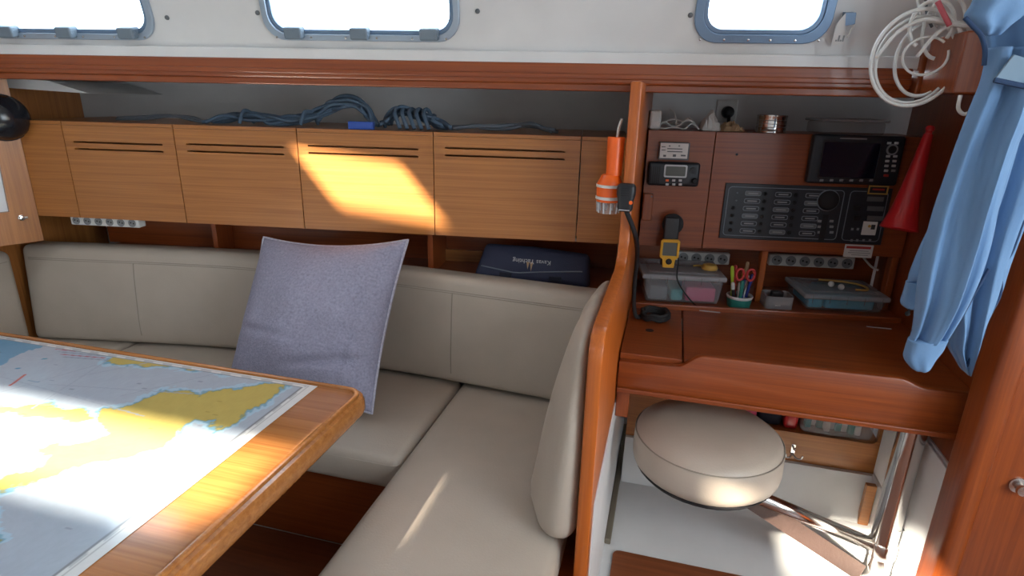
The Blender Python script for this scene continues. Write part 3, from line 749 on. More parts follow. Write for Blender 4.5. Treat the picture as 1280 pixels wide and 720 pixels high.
# instrument console: boards, niche back, top shelf
AN0 = (XD0+.07)*1.012+.003; AN1 = (.7505+.07)*1.012-.003
ZP0, ZP1 = .838, 1.213
sm = (FN.at(891, 170)[0]+FN.at(881, 308)[0])/2
t = thing('instrument_console', 'mahogany instrument console above the chart desk', 'console', FN.w(.4, .1, DZ))
g = G(FN); g.box(AN0, sm-.0012, 0, .016, ZP0, ZP1, .001); part('front_board', g, 'mahogany_h', t)
g = G(FN); g.box(sm+.0012, AN1, 0, .016, ZP0, ZP1, .001); part('front_board', g, 'mahogany_h', t)
g = G(FN); g.box(AN0, AN1, .0165, .22, ZP1-.014, ZP1, .001); part('top_shelf', g, 'mahogany_x', t)
g = G(FN); g.box(AN0, AN1, .0165, .2045, ZP0+.002, ZP0+.014, .001); part('niche_roof', g, 'mahogany_x', t)
g = G(FN); g.box(AN0+.028, AN1+.026, .205, .22, DZ, ZP1-.0145); part('niche_back', g, 'mahogany_h', t)
for x, y in ((951, 350),):
    a = FN.at(x, y, .02)[0]; g = G(FN); g.box(a-.010, a+.010, .018, .045, DZ, ZP0+.0015, .002); part('post', g, 'divider_wood', t)
a = AN1-.012; g = G(FN); g.box(a-.012, a+.010, .005, .035, DZ, ZP0-.001, .002); part('post', g, 'mahogany_z', t)
g = G(FN); g.lathe([(0, 0), (.004, 0), (.004, .0008), (0, .0008)], (*[FN.at(921, 193)[0]], -.0003, FN.at(921, 193)[1]), (0, -1, 0), 10); part('screw_hole_disc', g, 'black_rubber', t)  # thin black disc whose colour stands for the shade in a screw hole

def fbox(fr, x0, y0, x1, y1, d0, d1, bev=.001, off=0):
    """box spanning a pixel rectangle on a frame; d0 front (negative = proud), d1 back"""
    a = fr.at(x0, (y0+y1)/2, d0)[0]; b = fr.at(x1, (y0+y1)/2, d0)[0]; xm = (x0+x1)/2
    return G(fr).box(a, b, d0, d1, fr.at(xm, y1, d0)[1], fr.at(xm, y0, d0)[1], bev)
# ---- breaker switch panel
ca = [FN.at(*q) for q in ((906, 228), (1113, 236), (1102, 306), (899, 297))]
a0 = (ca[0][0]+ca[3][0])/2; a1 = (ca[1][0]+ca[2][0])/2; z1 = (ca[0][1]+ca[1][1])/2; z0 = (ca[2][1]+ca[3][1])/2
t = thing('switch_panel', 'black breaker switch panel with rows of grey labels on the console', 'switch panel', FN.w((a0+a1)/2, 0, z0))
g = G(FN); g.box(a0, a1, -.006, -.0005, z0, z1, .0015); part('backplate', g, 'panel_black', t)
am = a0+(a1-a0)*.735
for (b0, b1) in ((a0+.010, am-.006), (am+.010, a1-.010)):
    g = G(FN); g.plate(rrect(b0, b1, z0+.010, z1-.010, .012, 5), [rrect(b0+.0022, b1-.0022, z0+.0122, z1-.0122, .010, 5)], y0=-.0072, y1=-.0055); part('outline', g, 'outline_grey', t)
H_ = z1-z0; W_ = am-a0
for c, fx in enumerate((.115, .365, .615)):
    for r in range(6):
        zc = z1-.030-(H_-.058)*r/5 - .002*c*0; x = a0+W_*fx
        if not (c == 0 and r < 2):
            g = G(FN); g.lathe([(.0068, 0), (.0068, .002), (.0035, .003), (.0028, .010), (0, .011)], (x-.010, -.006, zc), (0, -1, 0), 12); part('breaker_switch', g, 'black_rubber', t, True)
        else:
            g = G(FN); g.lathe([(.003, 0), (.003, .002), (0, .0028)], (x-.004, -.006, zc), (0, -1, 0), 10); part('indicator', g, 'plate_grey', t, True)
        x += .020
        g = G(FN); g.plate(rrect(x, x+.050, zc-.0075, zc+.0075, .005, 4), y0=-.0078, y1=-.006); L = part('label_plate', g, 'outline_grey', t)
        g = G(FN); g.plate(rrect(x+.002, x+.048, zc-.0055, zc+.0055, .004, 4), y0=-.0082, y1=-.0077); part('label_field', g, 'panel_black' if (r+c) % 3 else 'plate_grey', L)
        g = G(FN); g.box(x+.010, x+.040, -.0086, -.0081, zc-.0020, zc+.0020); part('label_print', g, 'mark_dim', L)
zc = FN.at(1034, 250)[1]; x = FN.at(1034, 250)[0]
g = G(FN); g.lathe([(.034, 0), (.034, .003), (.0305, .003)], (x, -.006, zc), (0, -1, 0), 32); part('meter_ring', g, 'outline_grey', t, True)
g = G(FN); g.lathe([(.031, 0), (.031, .008), (.024, .016), (.010, .018), (0, .018)], (x, -.006, zc), (0, -1, 0), 32); part('battery_knob', g, 'black_rubber', t, True)
for k in range(6):
    xx, yy = (1022, 275) if k % 2 == 0 else (1037, 275); yy += (k//2)*7
    g = fbox(FN, xx, yy, xx+5, yy+3, -.0075, -.006, .0005); part('indicator', g, 'mark_dim', t)
g = fbox(FN, 1026, 268, 1033, 303, -.010, -.006, .001); part('slide_recess', g, 'black_rubber', t)
g = fbox(FN, 1085, 232, 1110, 243, -.012, -.006, .001); d = part('display', g, 'black_plastic', t)
aa = FN.at(1085, 238, -.012); bb = FN.at(1110, 238, -.012); zt, zb = FN.at(1097, 232, -.012)[1], FN.at(1097, 243, -.012)[1]
g = G(FN); g.plate([(aa[0], zb), (bb[0], zb), (bb[0], zt), (aa[0], zt)], [[(aa[0]+.004, zb+.004), (bb[0]-.004, zb+.004), (bb[0]-.004, zt-.004), (aa[0]+.004, zt-.004)]], y0=-.014, y1=-.012); part('gold_bezel', g, 'gold', d, label='gold bezel')
g = fbox(FN, 1091, 236, 1106, 238, -.0135, -.012, .0002); part('display_print', g, 'red_print', d)
for yy in (246, 258, 270):
    g = fbox(FN, 1084, yy, 1105, yy+6, -.0078, -.006, .001); part('label_plate', g, 'plate_grey', t)
for yy in (258, 270):
    g = fbox(FN, 1068, yy, 1076, yy+6, -.016, -.006, .002); part('rocker', g, 'black_rubber', t)
g = fbox(FN, 1078, 277, 1096, 294, -.009, -.006, .001); d = part('white_module', g, 'white_plastic', t, label='white plug-in module')
g = fbox(FN, 1089, 281, 1094, 287, -.0105, -.009, .0005); part('port', g, 'socket_hole', d)
p = FN.at(1085, 282); g = G(FN); g.lathe([(.0045, 0), (.0045, .002), (0, .002)], (p[0], -.009, p[1]), (0, -1, 0), 12); part('button', g, 'gold', d, True)
for xx, yy in ((1064, 285), (1071, 285), (1063, 299), (1070, 299), (1078, 299), (1086, 299)):
    g = fbox(FN, xx, yy, xx+3, yy+3, -.0072, -.006, .0003); part('indicator', g, 'mark_dim', t)
# warning sticker
t = thing('warning_label', 'white warning sticker with red header below the switch panel', 'label', FN.w(FN.at(1073, 314)[0], 0, FN.at(1073, 321)[1]))
g = fbox(FN, 1055, 306, 1091, 322, -.0012, -.0002, .0002); part('card', g, 'label_white', t)
g = fbox(FN, 1058, 308, 1089, 311, -.0018, -.0012, .0001); part('red_header', g, 'red_print', t)
for k, (u0, u1) in enumerate(((1062, 1086), (1060, 1088), (1064, 1085))):
    g = fbox(FN, u0, 313.3+k*2.6, u1, 314.1+k*2.6, -.0016, -.0012, .0001); part('print_line', g, 'mark_dim', t)
# ---- chart plotter
t = thing('chart_plotter', 'black chart plotter with dark screen and button column on the console', 'plotter', FN.w(FN.at(1070, 200)[0], 0, FN.at(1070, 232)[1]))
pd = -.030
a0, a1 = FN.at(1013, 200, pd)[0], FN.at(1128, 200, pd)[0]; z0, z1 = FN.at(1070, 231, pd)[1], FN.at(1070, 169, pd)[1]
g = G(FN); g.rbox(a0, a1, pd, -.0005, z0, z1, .008, 2); part('case', g, 'panel_black', t, True)
s0, s1 = FN.at(1027, 200, pd)[0], FN.at(1097, 200, pd)[0]; w0, w1 = FN.at(1060, 222, pd)[1], FN.at(1060, 178, pd)[1]
g = G(FN); g.plate(rrect(s0-.006, s1+.006, w0-.006, w1+.006, .006, 4), [rrect(s0, s1, w0, w1, .004, 4)], y0=pd-.003, y1=pd+.001, bev=.001); part('screen_bezel', g, 'black_plastic', t)
g = G(FN); g.box(s0, s1, pd-.0008, pd+.001, w0, w1); part('screen', g, 'screen', t)
g = fbox(FN, 1050, 172.5, 1084, 174.2, pd-.0006, pd, .0001); part('maker_print', g, 'mark_dim', t)
for k in range(6):
    g = fbox(FN, 1025+k*12.4, 224.0, 1029.5+k*12.4, 227, pd-.004, pd, .001); part('soft_key', g, 'mark_dim', t)
p = FN.at(1115, 187, pd)
g = G(FN); g.lathe([(.0165, 0), (.0165, .003), (.012, .003), (.012, .001)], (p[0], pd, p[1]), (0, -1, 0), 24); part('dial_ring', g, 'mark_dim', t, True)
g = G(FN); g.lathe([(.0115, 0), (.0115, .004), (0, .005)], (p[0], pd, p[1]), (0, -1, 0), 20); part('dial_pad', g, 'black_rubber', t, True)
for k in range(10):
    r, c = k//2, k % 2; yy = [177.5, 194, 200, 206, 212][r]; xx = [1109.5, 1108, 1107, 1106, 1105.5][r]+c*9
    g = fbox(FN, xx, yy, xx+5, yy+3, pd-.004, pd, .001); part('key', g, 'mark_light' if k != 9 else 'mark_dim', t)
g = fbox(FN, 1105, 218, 1111, 221, pd-.004, pd, .001); part('power_key', g, 'red_print', t)
# ---- radio and gauge
rd = -.030
t = thing('vhf_radio', 'black fixed radio with silver framed display on the console', 'radio', FN.w(FN.at(842, 218)[0], 0, FN.at(842, 233)[1]))
a0, a1 = FN.at(810, 218, rd)[0], FN.at(875, 218, rd)[0]; z0, z1 = FN.at(842, 233, rd)[1], FN.at(842, 203, rd)[1]
g = G(FN); g.rbox(a0, a1, rd, -.0005, z0, z1, .010, 2); part('case', g, 'panel_black', t, True)
s0, s1 = FN.at(830, 213, rd)[0], FN.at(859, 213, rd)[0]; w0, w1 = FN.at(845, 222, rd)[1], FN.at(845, 206, rd)[1]
g = G(FN); g.plate(rrect(s0, s1, w0, w1, .005, 4), [rrect(s0+.005, s1-.005, w0+.005, w1-.005, .003, 4)], y0=rd-.003, y1=rd+.001, bev=.0008); part('display_frame', g, 'silver', t)
g = G(FN); g.box(s0+.004, s1-.004, rd-.001, rd+.001, w0+.004, w1-.004); part('display', g, 'lcd', t)
for k in range(6):
    c, r = k % 3, k//3; g = fbox(FN, 832+c*8.2, 224.2+r*5, 836+c*8.2, 227+r*5, rd-.003, rd, .0006); part('key', g, 'orange' if k == 0 else 'mark_light', t)
p = FN.at(868, 226, rd); g = G(FN); g.lathe([(.009, 0), (.009, .010), (.007, .014), (0, .014)], (p[0], rd, p[1]), (0, -1, 0), 18); part('volume_knob', g, 'black_rubber', t, True)
p = FN.at(867, 213, rd); g = G(FN); g.lathe([(.010, 0), (.010, .006), (0, .007)], (p[0], rd, p[1]), (0, -1, 0), 18); part('channel_knob', g, 'black_plastic', t, True)
for k in range(5):
    g = fbox(FN, 813+k*2.6, 208, 814.2+k*2.6, 229, rd-.0008, rd, .0002); part('speaker_slot', g, 'black_rubber', t)
t = thing('gauge_box', 'small white faced control box above the radio', 'control box', FN.w(FN.at(842, 188)[0], 0, FN.at(842, 199)[1]))
g = fbox(FN, 824, 178, 862, 200, -.022, -.0005, .002); part('case', g, 'plate_grey', t)
g = fbox(FN, 825, 179, 860, 198, -.024, -.0222, .0005); part('white_face', g, 'label_white', t)
for (u0, v0, u1, v1) in ((836, 181.5, 838.2, 183.5), (848, 181.5, 850.2, 183.5), (829, 193.5, 832.5, 196), (841, 193, 845, 196), (851, 193.5, 857, 195.5), (834, 185.5, 853, 186.7), (834, 189, 853, 190.2), (827, 183, 832, 184), (827, 187, 832, 188)):
    g = fbox(FN, u0, v0, u1, v1, -.0248, -.0241, .0001); part('print_mark', g, 'plate_grey' if u1-u0 > 2.5 else 'mark_dim', t)
# ---- handheld in holder
hd = -.060
t = thing('handheld_gps', 'yellow and black handheld navigator hanging in a round holder', 'handheld', FN.w(FN.at(838, 300, hd)[0], hd, FN.at(838, 332, hd)[1]))
p = FN.at(840, 281, -.03); g = G(FN); g.lathe([(.026, 0), (.026, .006), (.018, .010), (.018, .034), (.034, .040), (.034, .046), (0, .048)], (p[0], -.0005, p[1]+.005), (0, -1, 0), 24); part('suction_mount', g, 'black_rubber', t, True)
a0, a1 = FN.at(825, 312, hd)[0], FN.at(849, 312, hd)[0]; z1 = FN.at(838, 299, hd)[1]; zm = FN.at(838, 323, hd)[1]; z0 = FN.at(838, 334, hd)[1]
g = G(FN); g.rbox(a0+.006, a1-.006, hd+.002, hd+.016, z0+.004, FN.at(838, 272, hd)[1], .006, 2); part('back_shell', g, 'black_plastic', t, True)
am = (a0+a1)/2
out = [(am-.018, z0), (am+.018, z0), (am+.020, zm-.004), (a1, zm+.006), (a1, z1-.006), (a1-.006, z1), (a0+.006, z1), (a0, z1-.006), (a0, zm+.006), (am-.020, zm-.004)]
g = G(FN); g.plate(out, [[(a0+.008, zm+.010), (a1-.008, zm+.010), (a1-.008, z1-.010), (a0+.008, z1-.010)]], y0=hd-.008, y1=hd+.002, bev=.0015); part('yellow_bumper', g, 'yellow', t)
g = G(FN); g.box(a0+.007, a1-.007, hd-.005, hd+.001, zm+.009, z1-.009); part('screen', g, 'lcd', t)
g = G(FN); g.lathe([(.010, 0), (.010, .002), (.007, .004), (0, .004)], (am, hd-.008, (z0+zm)/2+.006), (0, -1, 0), 16); part('joystick', g, 'black_rubber', t, True)
cab = [FN.w(*q) for q in ((a1-.004, hd+.01, zm+.02), (a1+.004, hd+.015, zm-.01), (a1+.004, hd-.01, zm-.07))]
e = [pz(862, 374, DZ+.02), pz(875, 384, DZ+.0045), pz(897, 385.5, DZ+.0045)]
g = G(); g.tube(smooth_path(cab+[V((p.x, p.y, p.z)) for p in e], 8), .0026, 6); part('lead', g, 'black_rubber', t, 'all')
# wooden bracket
p0 = FN.at(803, 242, -.02); p1 = FN.at(814, 276, -.02)
t = thing('handset_bracket', 'small wooden handset bracket beside the divider below the radio', 'bracket', FN.w(p0[0], 0, p1[1]))
g = G(FN); g.box(max(p0[0]-.014, AN0), p1[0], -.022, -.0005, p1[1], p0[1], .003); part('block', g, 'mahogany_z', t)
g = G(FN); g.lathe([(0, 0), (.003, 0), (.003, .001), (0, .001)], (p1[0]-.006, -.0222, p0[1]-.008), (0, -1, 0), 8); part('screw', g, 'plate_grey', t)

# ================================================================== THINGS IN THE DESK NICHE
NZ = DZ-.001+.0005
def storage_box(x0, x1, yb, yt, dfront, depth, label, contents):
    a0, a1 = FN.at(x0, yb, dfront)[0], FN.at(x1, yb, dfront)[0]; xm = (x0+x1)/2
    zt = FN.at(xm, yt, dfront)[1]
    t = thing('storage_box', label, 'plastic box', FN.w((a0+a1)/2, dfront+depth/2, NZ))
    h = zt-NZ; w = .0025
    ta = .010
    # body: tapered tub with open inside
    def tub(q, u, v, ww): k = (1-(ww+1)/2)*ta; return (q.x-u*k, q.y-v*k, q.z)
    g = G(FN); g.rbox(a0, a1, dfront, dfront+depth, NZ, zt-.016, .010, 2, tub); part('tub', g, 'clear_plastic', t, True)
    g = G(FN); g.rbox(a0-.007, a1+.007, dfront-.007, dfront+depth+.005, zt-.018, zt, .006, 2); l = part('lid', g, 'clear_lid', t, True)
    g = G(FN); g.plate(rrect(a0+.016, a1-.016, dfront+.016, dfront+depth-.016, .012, 4), [rrect(a0+.024, a1-.024, dfront+.024, dfront+depth-.024, .010, 4)], y0=zt, y1=zt+.003, plane='xy'); part('lid_rib', g, 'clear_plastic', l)
    for k in range(5):
        x = lerp(a0+.02, a1-.02, k/4); g = G(FN); g.box(x-.001, x+.001, dfront-.009, dfront-.006, zt-.030, zt-.004, .0005); part('lid_clip', g, 'clear_plastic', l)
    for (u0, u1, v0, v1, zz, m, nm, lab) in contents:
        g = G(FN); g.rbox(lerp(a0+.015, a1-.015, u0), lerp(a0+.015, a1-.015, u1), lerp(dfront+.014, dfront+depth-.014, v0), lerp(dfront+.014, dfront+depth-.014, v1), NZ+.006, NZ+.006+zz, .008, 3)
        o = part(nm, g, m, None, True); tag(o, lab, 'contents')
    return t, a0, a1, zt
b1_, ba0, ba1, bz1 = storage_box(803, 903, 372, 344, -.050, .20, 'clear lidded plastic box with mixed tackle behind the handheld navigator',
    [(.02, .30, .0, .9, .050, 'plate_grey', 'tackle_bundle', 'dark tackle bundle inside the left clear plastic box'), (.34, .52, .0, .8, .040, 'teal', 'cloth_roll', 'teal roll inside the clear tackle box'), (.55, .98, .0, .5, .050, 'pink', 'fabric_pouch', 'pink pouch inside the clear tackle box'), (.55, .98, .55, .95, .03, 'pen_blue', 'fabric_pouch', 'dark blue pouch inside the clear tackle box')])
b2_, bb0, bb1, bz2 = storage_box(1004, 1107, 390, 369, -.045, .19, 'clear lidded plastic box holding blue cloth beside the small tray',
    [(.0, .22, .0, .9, .040, 'cloth_blue', 'folded_cloth', 'small folded blue cloth at the end of the clear box'), (.24, .93, .0, .9, .050, 'cloth_blue', 'folded_cloth', 'long folded blue cloth filling the clear box')])
# things lying on the lids
def loop(c, rx, ry, n=20, a0=0, a1=2*math.pi): return [(c[0]+rx*math.cos(lerp(a0, a1, i/n)), c[1]+ry*math.sin(lerp(a0, a1, i/n)), c[2]) for i in range(n+1)]
g = G(FN); g.tube(loop((ba0+.20, .04, bz1+.0065), .028, .020, 20, -1.2, 2.6), .003, 6); tag(part('brass_hook', g, 'gold', None, 'all'), 'curved brass hook on the lid behind the handheld navigator', 'hook')
g = G(FN); g.lathe([(.026, 0), (.028, .006), (.022, .016), (.008, .019), (0, .019)], (ba1-.035, .03, bz1+.0035), (0, 0, 1), 18); tag(part('brass_fitting', g, 'gold', None, True), 'round brass fitting on the lid beside the pen cup', 'fitting')
t = thing('snap_hook', 'golden snap hook lying on the clear box of blue cloth', 'hook', FN.w((bb0+bb1)/2, .03, bz2+.003))
g = G(FN); g.tube(smooth_path([(bb0+.09, .10, bz2+.007), (bb0+.17, .09, bz2+.007), (bb0+.215, .05, bz2+.007), (bb0+.21, .005, bz2+.007), (bb0+.17, .0, bz2+.007)], 6), .0035, 6); part('hook_wire', g, 'gold', t, 'all')
for dx, dy in ((.105, .035), (.125, .005)):
    g = G(FN); g.ball((bb0+dx, dy, bz2+.0125), .010); tag(part('white_bead', g, 'white_plastic', None, 'all'), ['white bead beside the golden snap hook, farther from the rail', 'white bead beside the golden snap hook, nearer to the rail'][dx > .11], 'bead', 'beads on the lid')
# sockets on the niche back
p0, p1 = FN.at(963, 320, .175), FN.at(1068, 336, .175)
power_strip(FN, p0[0], p1[0], p1[1]-.004, p0[1]+.006, .180, .024, 6, 'white six-socket power strip in the desk niche behind the cloth box')
p0, p1 = FN.at(846, 316, .175), FN.at(912, 330, .175)
power_strip(FN, p0[0], p1[0], p1[1]-.006, p0[1]+.004, .180, .024, 4, 'grey-white power strip in the desk niche behind the tackle box')
a = FN.at(1084, 330, .12)[0]
g = G(FN); g.tube(smooth_path([(a-.01, .20, .83), (a, .17, .80), (a+.012, .12, .775), (a+.03, .10, .765)], 6), .004, 6); tag(part('niche_cable', g, 'cable_white', None, 'all'), 'short pale cable hanging in the desk niche by the post', 'cable')
# pen cup
c = FN.at(925, 374, -.045)[0]; CY = -.035
t = thing('pen_cup', 'green and white pen cup in the desk niche', 'cup', FN.w(c, CY, NZ))
g = G(FN); g.lathe([(.0, 0), (.036, 0), (.040, .030), (.037, .030), (.034, .004), (0, .004)], (c, CY, NZ), (0, 0, 1), 24); part('green_base', g, 'green', t, True)
g = G(FN); g.lathe([(.0402, .030), (.043, .036), (.041, .040), (.037, .036), (.037, .030)], (c, CY, NZ), (0, 0, 1), 24); part('white_rim', g, 'white_plastic', t, True)
PC = [('pen_white', 'white pen'), ('pen_blue', 'dark blue pen'), ('pen_lime', 'lime green highlighter'), ('pen_blue', 'short blue pen'), ('pen_lime', 'slim lime pen'), ('pen_black', 'black marker'), ('pen_white', 'white capped pen'), ('pen_red', 'red pen'), ('green', 'green pen'), ('tan', 'pale wooden pencil')]
WHERE = ['at the front rim', 'leaning against the scissors', 'at the centre', 'behind the front pens', 'beside the highlighter', 'at the post side', 'at the tackle box side', 'tilting to the post', 'at the back', 'tallest of all']
for k, (m, nm) in enumerate(PC):
    an = k*2.4+4.2; rr = .028 if k % 3 else .012
    bx, by = c+rr*math.cos(an)*.7, CY+rr*math.sin(an)*.7
    tx, ty = c+rr*math.cos(an)*1.3, CY+rr*math.sin(an)*1.1; h = .085+.012*((k*7) % 5)+(.03 if k == 9 else 0)
    t = thing('pen', nm+' in the pen cup, '+WHERE[k], 'pen', FN.w(bx, by, NZ+.006), 'pens in the cup')
    p = V((bx, by, NZ+.006)); q = V((tx, ty, NZ+h))
    g = G(FN); g.tube([p, p.lerp(q, .7)], .0052, 8); part('barrel', g, m, t, True)
    g = G(FN); g.tube([p.lerp(q, .7), p.lerp(q, .96), q], [.006, .006, .004], 8); part('cap', g, 'pen_white' if m in ('pen_lime', 'pen_black') and k % 2 else m, t, True)
t = thing('scissors', 'red handled scissors standing in the pen cup', 'scissors', FN.w(c, CY, NZ+.006))
for sx in (-1, 1):
    g = G(FN); g.tube(loop((0, 0, 0), .012, .019, 18), .0045, 6)
    for v_ in g.bm.verts:
        l = v_.co - FN.o; lx, lyy, lz = l.dot(FN.u), l.dot(FN.n), l.dot(FN.v)
        v_.co = FN.w(c+.002+sx*.017+lx, CY-.022+lz, NZ+.115+lyy)
    part('handle', g, 'pen_red', t, 'all')
    g = G(FN); g.tube([(c+.002+sx*.010, CY-.020, NZ+.100), (c-sx*.004, CY-.012, NZ+.010)], [.005, .002], 6); part('blade', g, 'steel', t, True)
# small tray with odds and ends
a0, a1 = FN.at(959, 380, -.05)[0], FN.at(992, 380, -.05)[0]
t = thing('small_tray', 'small grey open tray of odds and ends in the desk niche', 'tray', FN.w((a0+a1)/2, 0, NZ))
g = G(FN); g.plate(rrect(a0, a1, -.045, .03, .014, 4), y0=NZ, y1=NZ+.003, plane='xy'); part('tray_floor', g, 'plate_grey', t)
g = G(FN); g.plate(rrect(a0-.003, a1+.003, -.048, .033, .014, 4), [rrect(a0, a1, -.045, .03, .013, 4)], y0=NZ, y1=NZ+.042, plane='xy'); part('tray_wall', g, 'clear_lid', t)
for (nm, dx, dy, sx, sy, sz, m, lab) in (('cork_reel', .25, .3, .018, .014, .026, 'green', 'green reel in the small tray'), ('white_tape', .42, .12, .016, .012, .018, 'white_plastic', 'white tape roll in the small tray'), ('yellow_tube', .80, .15, .008, .009, .032, 'yellow', 'yellow tube in the small tray'), ('black_case', .55, .70, .02, .012, .044, 'black_plastic', 'black case in the small tray')):
    g = G(FN); x = lerp(a0, a1, dx); y = lerp(-.045, .03, dy); g.rbox(x-sx, x+sx, y-sy, y+sy, NZ+.0035, NZ+.0035+sz, .007, 2); tag(part(nm, g, m, None, True), lab, 'odds')

# ================================================================== THINGS ON THE CONSOLE SHELF
SZP = ZP1+.0005
c = FN.at(966, 160, .05)[0]; r = (FN.at(985, 160, .05)[0]-FN.at(947, 160, .05)[0])/2; zt = FN.at(966, 144, .05)[1]
t = thing('tin_can', 'shiny tin can on the console shelf', 'can', FN.w(c, .07, SZP))
g = G(FN); g.lathe([(0, 0), (r, 0), (r, .004), (r*.98, .006), (r*.98, zt-SZP-.006), (r, zt-SZP-.004), (r, zt-SZP), (r*.95, zt-SZP), (r*.95, .003), (0, .003)], (c, .07, SZP), (0, 0, 1), 28); part('can_body', g, 'chrome', t, True)
for hh in (.3, .5, .7):
    g = G(FN); g.lathe([(r*.985, -.001), (r*1.005, 0), (r*.985, .001)], (c, .07, SZP+(zt-SZP)*hh), (0, 0, 1), 28); part('ridge', g, 'chrome', t, True)
a0, a1 = FN.at(1024, 160, .04)[0], FN.at(1110, 160, .04)[0]; zt = FN.at(1067, 149, .04)[1]
t = thing('food_container', 'flat clear food container on the console shelf above the plotter', 'container', FN.w((a0+a1)/2, .1, SZP))
g = G(FN); g.rbox(a0+.006, a1-.006, .035, .17, SZP, zt-.008, .010, 2); part('tub', g, 'clear_plastic', t, True)
g = G(FN); g.rbox(a0, a1, .029, .176, zt-.009, zt, .004, 2); part('lid', g, 'clear_lid', t, True)
a0, a1 = FN.at(799, 150, .03)[0], FN.at(812, 150, .03)[0]; zt = FN.at(806, 137, .03)[1]
a0 = AN0+.003; a1 = a0+.036
t = thing('white_beacon', 'small white rounded case on the console shelf against the divider', 'case', FN.w((a0+a1)/2, .05, SZP))
g = G(FN); g.rbox(a0, a1, .025, .08, SZP, zt, .008, 3); part('case', g, 'white_plastic', t, True)
g = G(FN); g.box(a0+.004, a1-.004, .023, .026, SZP+.012, SZP+.026, .001); part('lens', g, 'label_white', t)
random.seed(5)
def crumple(c0, sx, sy, sz, n=10, seed=1):
    random.seed(seed); g = G(FN); P = []
    for j in range(n+1):
        row = []
        for i in range(n+1):
            u, v = i/n*2-1, j/n*2-1; h = sz*max(0, (1-u*u)*(1-v*v))**.5*(.45+.75*random.random())
            row.append((c0[0]+u*sx+random.uniform(-.004, .004), c0[1]+v*sy+random.uniform(-.004, .004), c0[2]+h+.001))
        P.append(row)
    g.sheet(P)
    g.sheet([[(c0[0]+(i/n*2-1)*sx, c0[1]+(j/n*2-1)*sy, c0[2]) for i in range(n+1)] for j in range(n+1)]); return g
x_ = FN.at(886, 158, .08)[0]; g = crumple((x_, .08, SZP), .030, .045, .060, 8, 3); tag(part('paper_scrap', g, 'paper', None), 'crumpled white paper scrap on the console shelf', 'paper')
x_ = FN.at(900, 164, .06)[0]; g = crumple((x_+.035, .075, SZP), .035, .05, .030, 8, 6); tag(part('tan_bag', g, 'tan', None), 'crumpled tan bag on the console shelf beside the paper scrap', 'bag')
x0_, x1_ = FN.at(822, 163, .06)[0], FN.at(872, 163, .06)[0]
g = G(FN)
for k in range(4):
    g.tube(smooth_path([(lerp(x0_, x1_, i/6), .05+.02*k+random.uniform(-.012, .012), SZP+.0035+random.uniform(0, .022)*(1 if 0 < i < 6 else 0)+.004*k) for i in range(7)], 6), .0030, 6)
g.tube(smooth_path([(lerp(x0_, x1_, .5), .08, SZP+.01), (lerp(x0_, x1_, .42), .09, SZP+.05), (lerp(x0_, x1_, .30), .10, SZP+.062)], 6), .002, 6)
tag(part('cable_tangle', g, 'cable_white', None, 'all'), 'tangle of white cable on the console shelf', 'cable')
# wall socket with plug on the hull side
p0, p1 = FL.at(896, 128, .448), FL.at(919, 152, .448)
t = thing('wall_socket', 'white wall socket on the hull side above the console', 'socket', FL.w((p0[0]+p1[0])/2, .44, p1[1]))
g = G(FL); g.box(p0[0], p1[0], .438, .4495, p1[1], p0[1]+.01, .004); part('plate', g, 'white_plastic', t)
cx_, cz_ = (p0[0]+p1[0])/2, (p0[1]+p1[1])/2
g = G(FL); g.lathe([(.026, 0), (.026, .002), (.020, .002), (.020, 0)], (cx_, .438, cz_), (0, -1, 0), 24); part('socket_ring', g, 'label_white', t, True)
t = thing('power_plug', 'black power plug in the wall socket with its cord hanging', 'plug', FL.w(cx_, .40, cz_-.05))
g = G(FL); g.lathe([(.019, 0), (.021, .010), (.019, .030), (.010, .038), (0, .038)], (cx_, .4355, cz_), (0, -1, 0), 20); part('plug_body', g, 'black_plastic', t, True)
g = G(FL); g.tube(smooth_path([(cx_, .400, cz_-.012), (cx_+.002, .395, cz_-.040), (cx_+.004, .405, cz_-.085), (cx_, .415, cz_-.10)], 6), .006, 8); part('cord', g, 'black_rubber', t, 'all')

# ================================================================== ON THE DIVIDER
yD = 1.612
p = py(770, 215, 1.60); c = V((XL-.036, 1.56, 0)); zt, zb = py(772, 168, 1.60).z, py(772, 264, 1.60).z; Hh = zt-zb
t = thing('lifebuoy_light', 'orange and white lifebuoy light hanging on the divider', 'light', (c.x, c.y, zb))
g = G(); g.lathe([(.0, 0), (.020, 0), (.0225, Hh*.46), (.021, Hh*.48), (0, Hh*.48)][::1], (c.x+.008, c.y, zb+Hh*.50), (0, 0, 1), 20); part('handle_tube', g, 'orange', t, True)
g = G(); g.lathe([(.033, Hh*.16), (.0345, Hh*.38), (.024, Hh*.49), (.020, Hh*.51), (0, Hh*.51)], (c.x, c.y, zb), (0, 0, 1), 24); part('float_collar', g, 'orange', t, True)
for h in (.19, .345):
    g = G(); g.lathe([(.0335, h*Hh), (.0355, (h+.004)*Hh), (.0355, (h+.036)*Hh), (.0335, (h+.04)*Hh)], (c.x, c.y, zb), (0, 0, 1), 24); part('reflective_band', g, 'white_plastic', t, True)
g = G(); g.lathe([(0, .002), (.026, .002), (.030, Hh*.06), (.031, Hh*.16), (0, Hh*.16)], (c.x, c.y, zb), (0, 0, 1), 20); part('clear_lens', g, 'clear_plastic', t, True)
for k in range(10):
    a = k/10*2*math.pi; g = G(); g.tube([(c.x+.028*math.cos(a), c.y+.028*math.sin(a), zb+.003), (c.x+.031*math.cos(a), c.y+.031*math.sin(a), zb+Hh*.155)], .0022, 5); part('lens_rib', g, 'mark_light', t)
g = G(); g.tube(smooth_path([(c.x+.010, c.y, zt-.008), (c.x+.012, c.y, zt+.018), (c.x+.018, c.y+.004, zt+.040)], 5), .0035, 6); part('cord', g, 'cable_white', t, 'all')
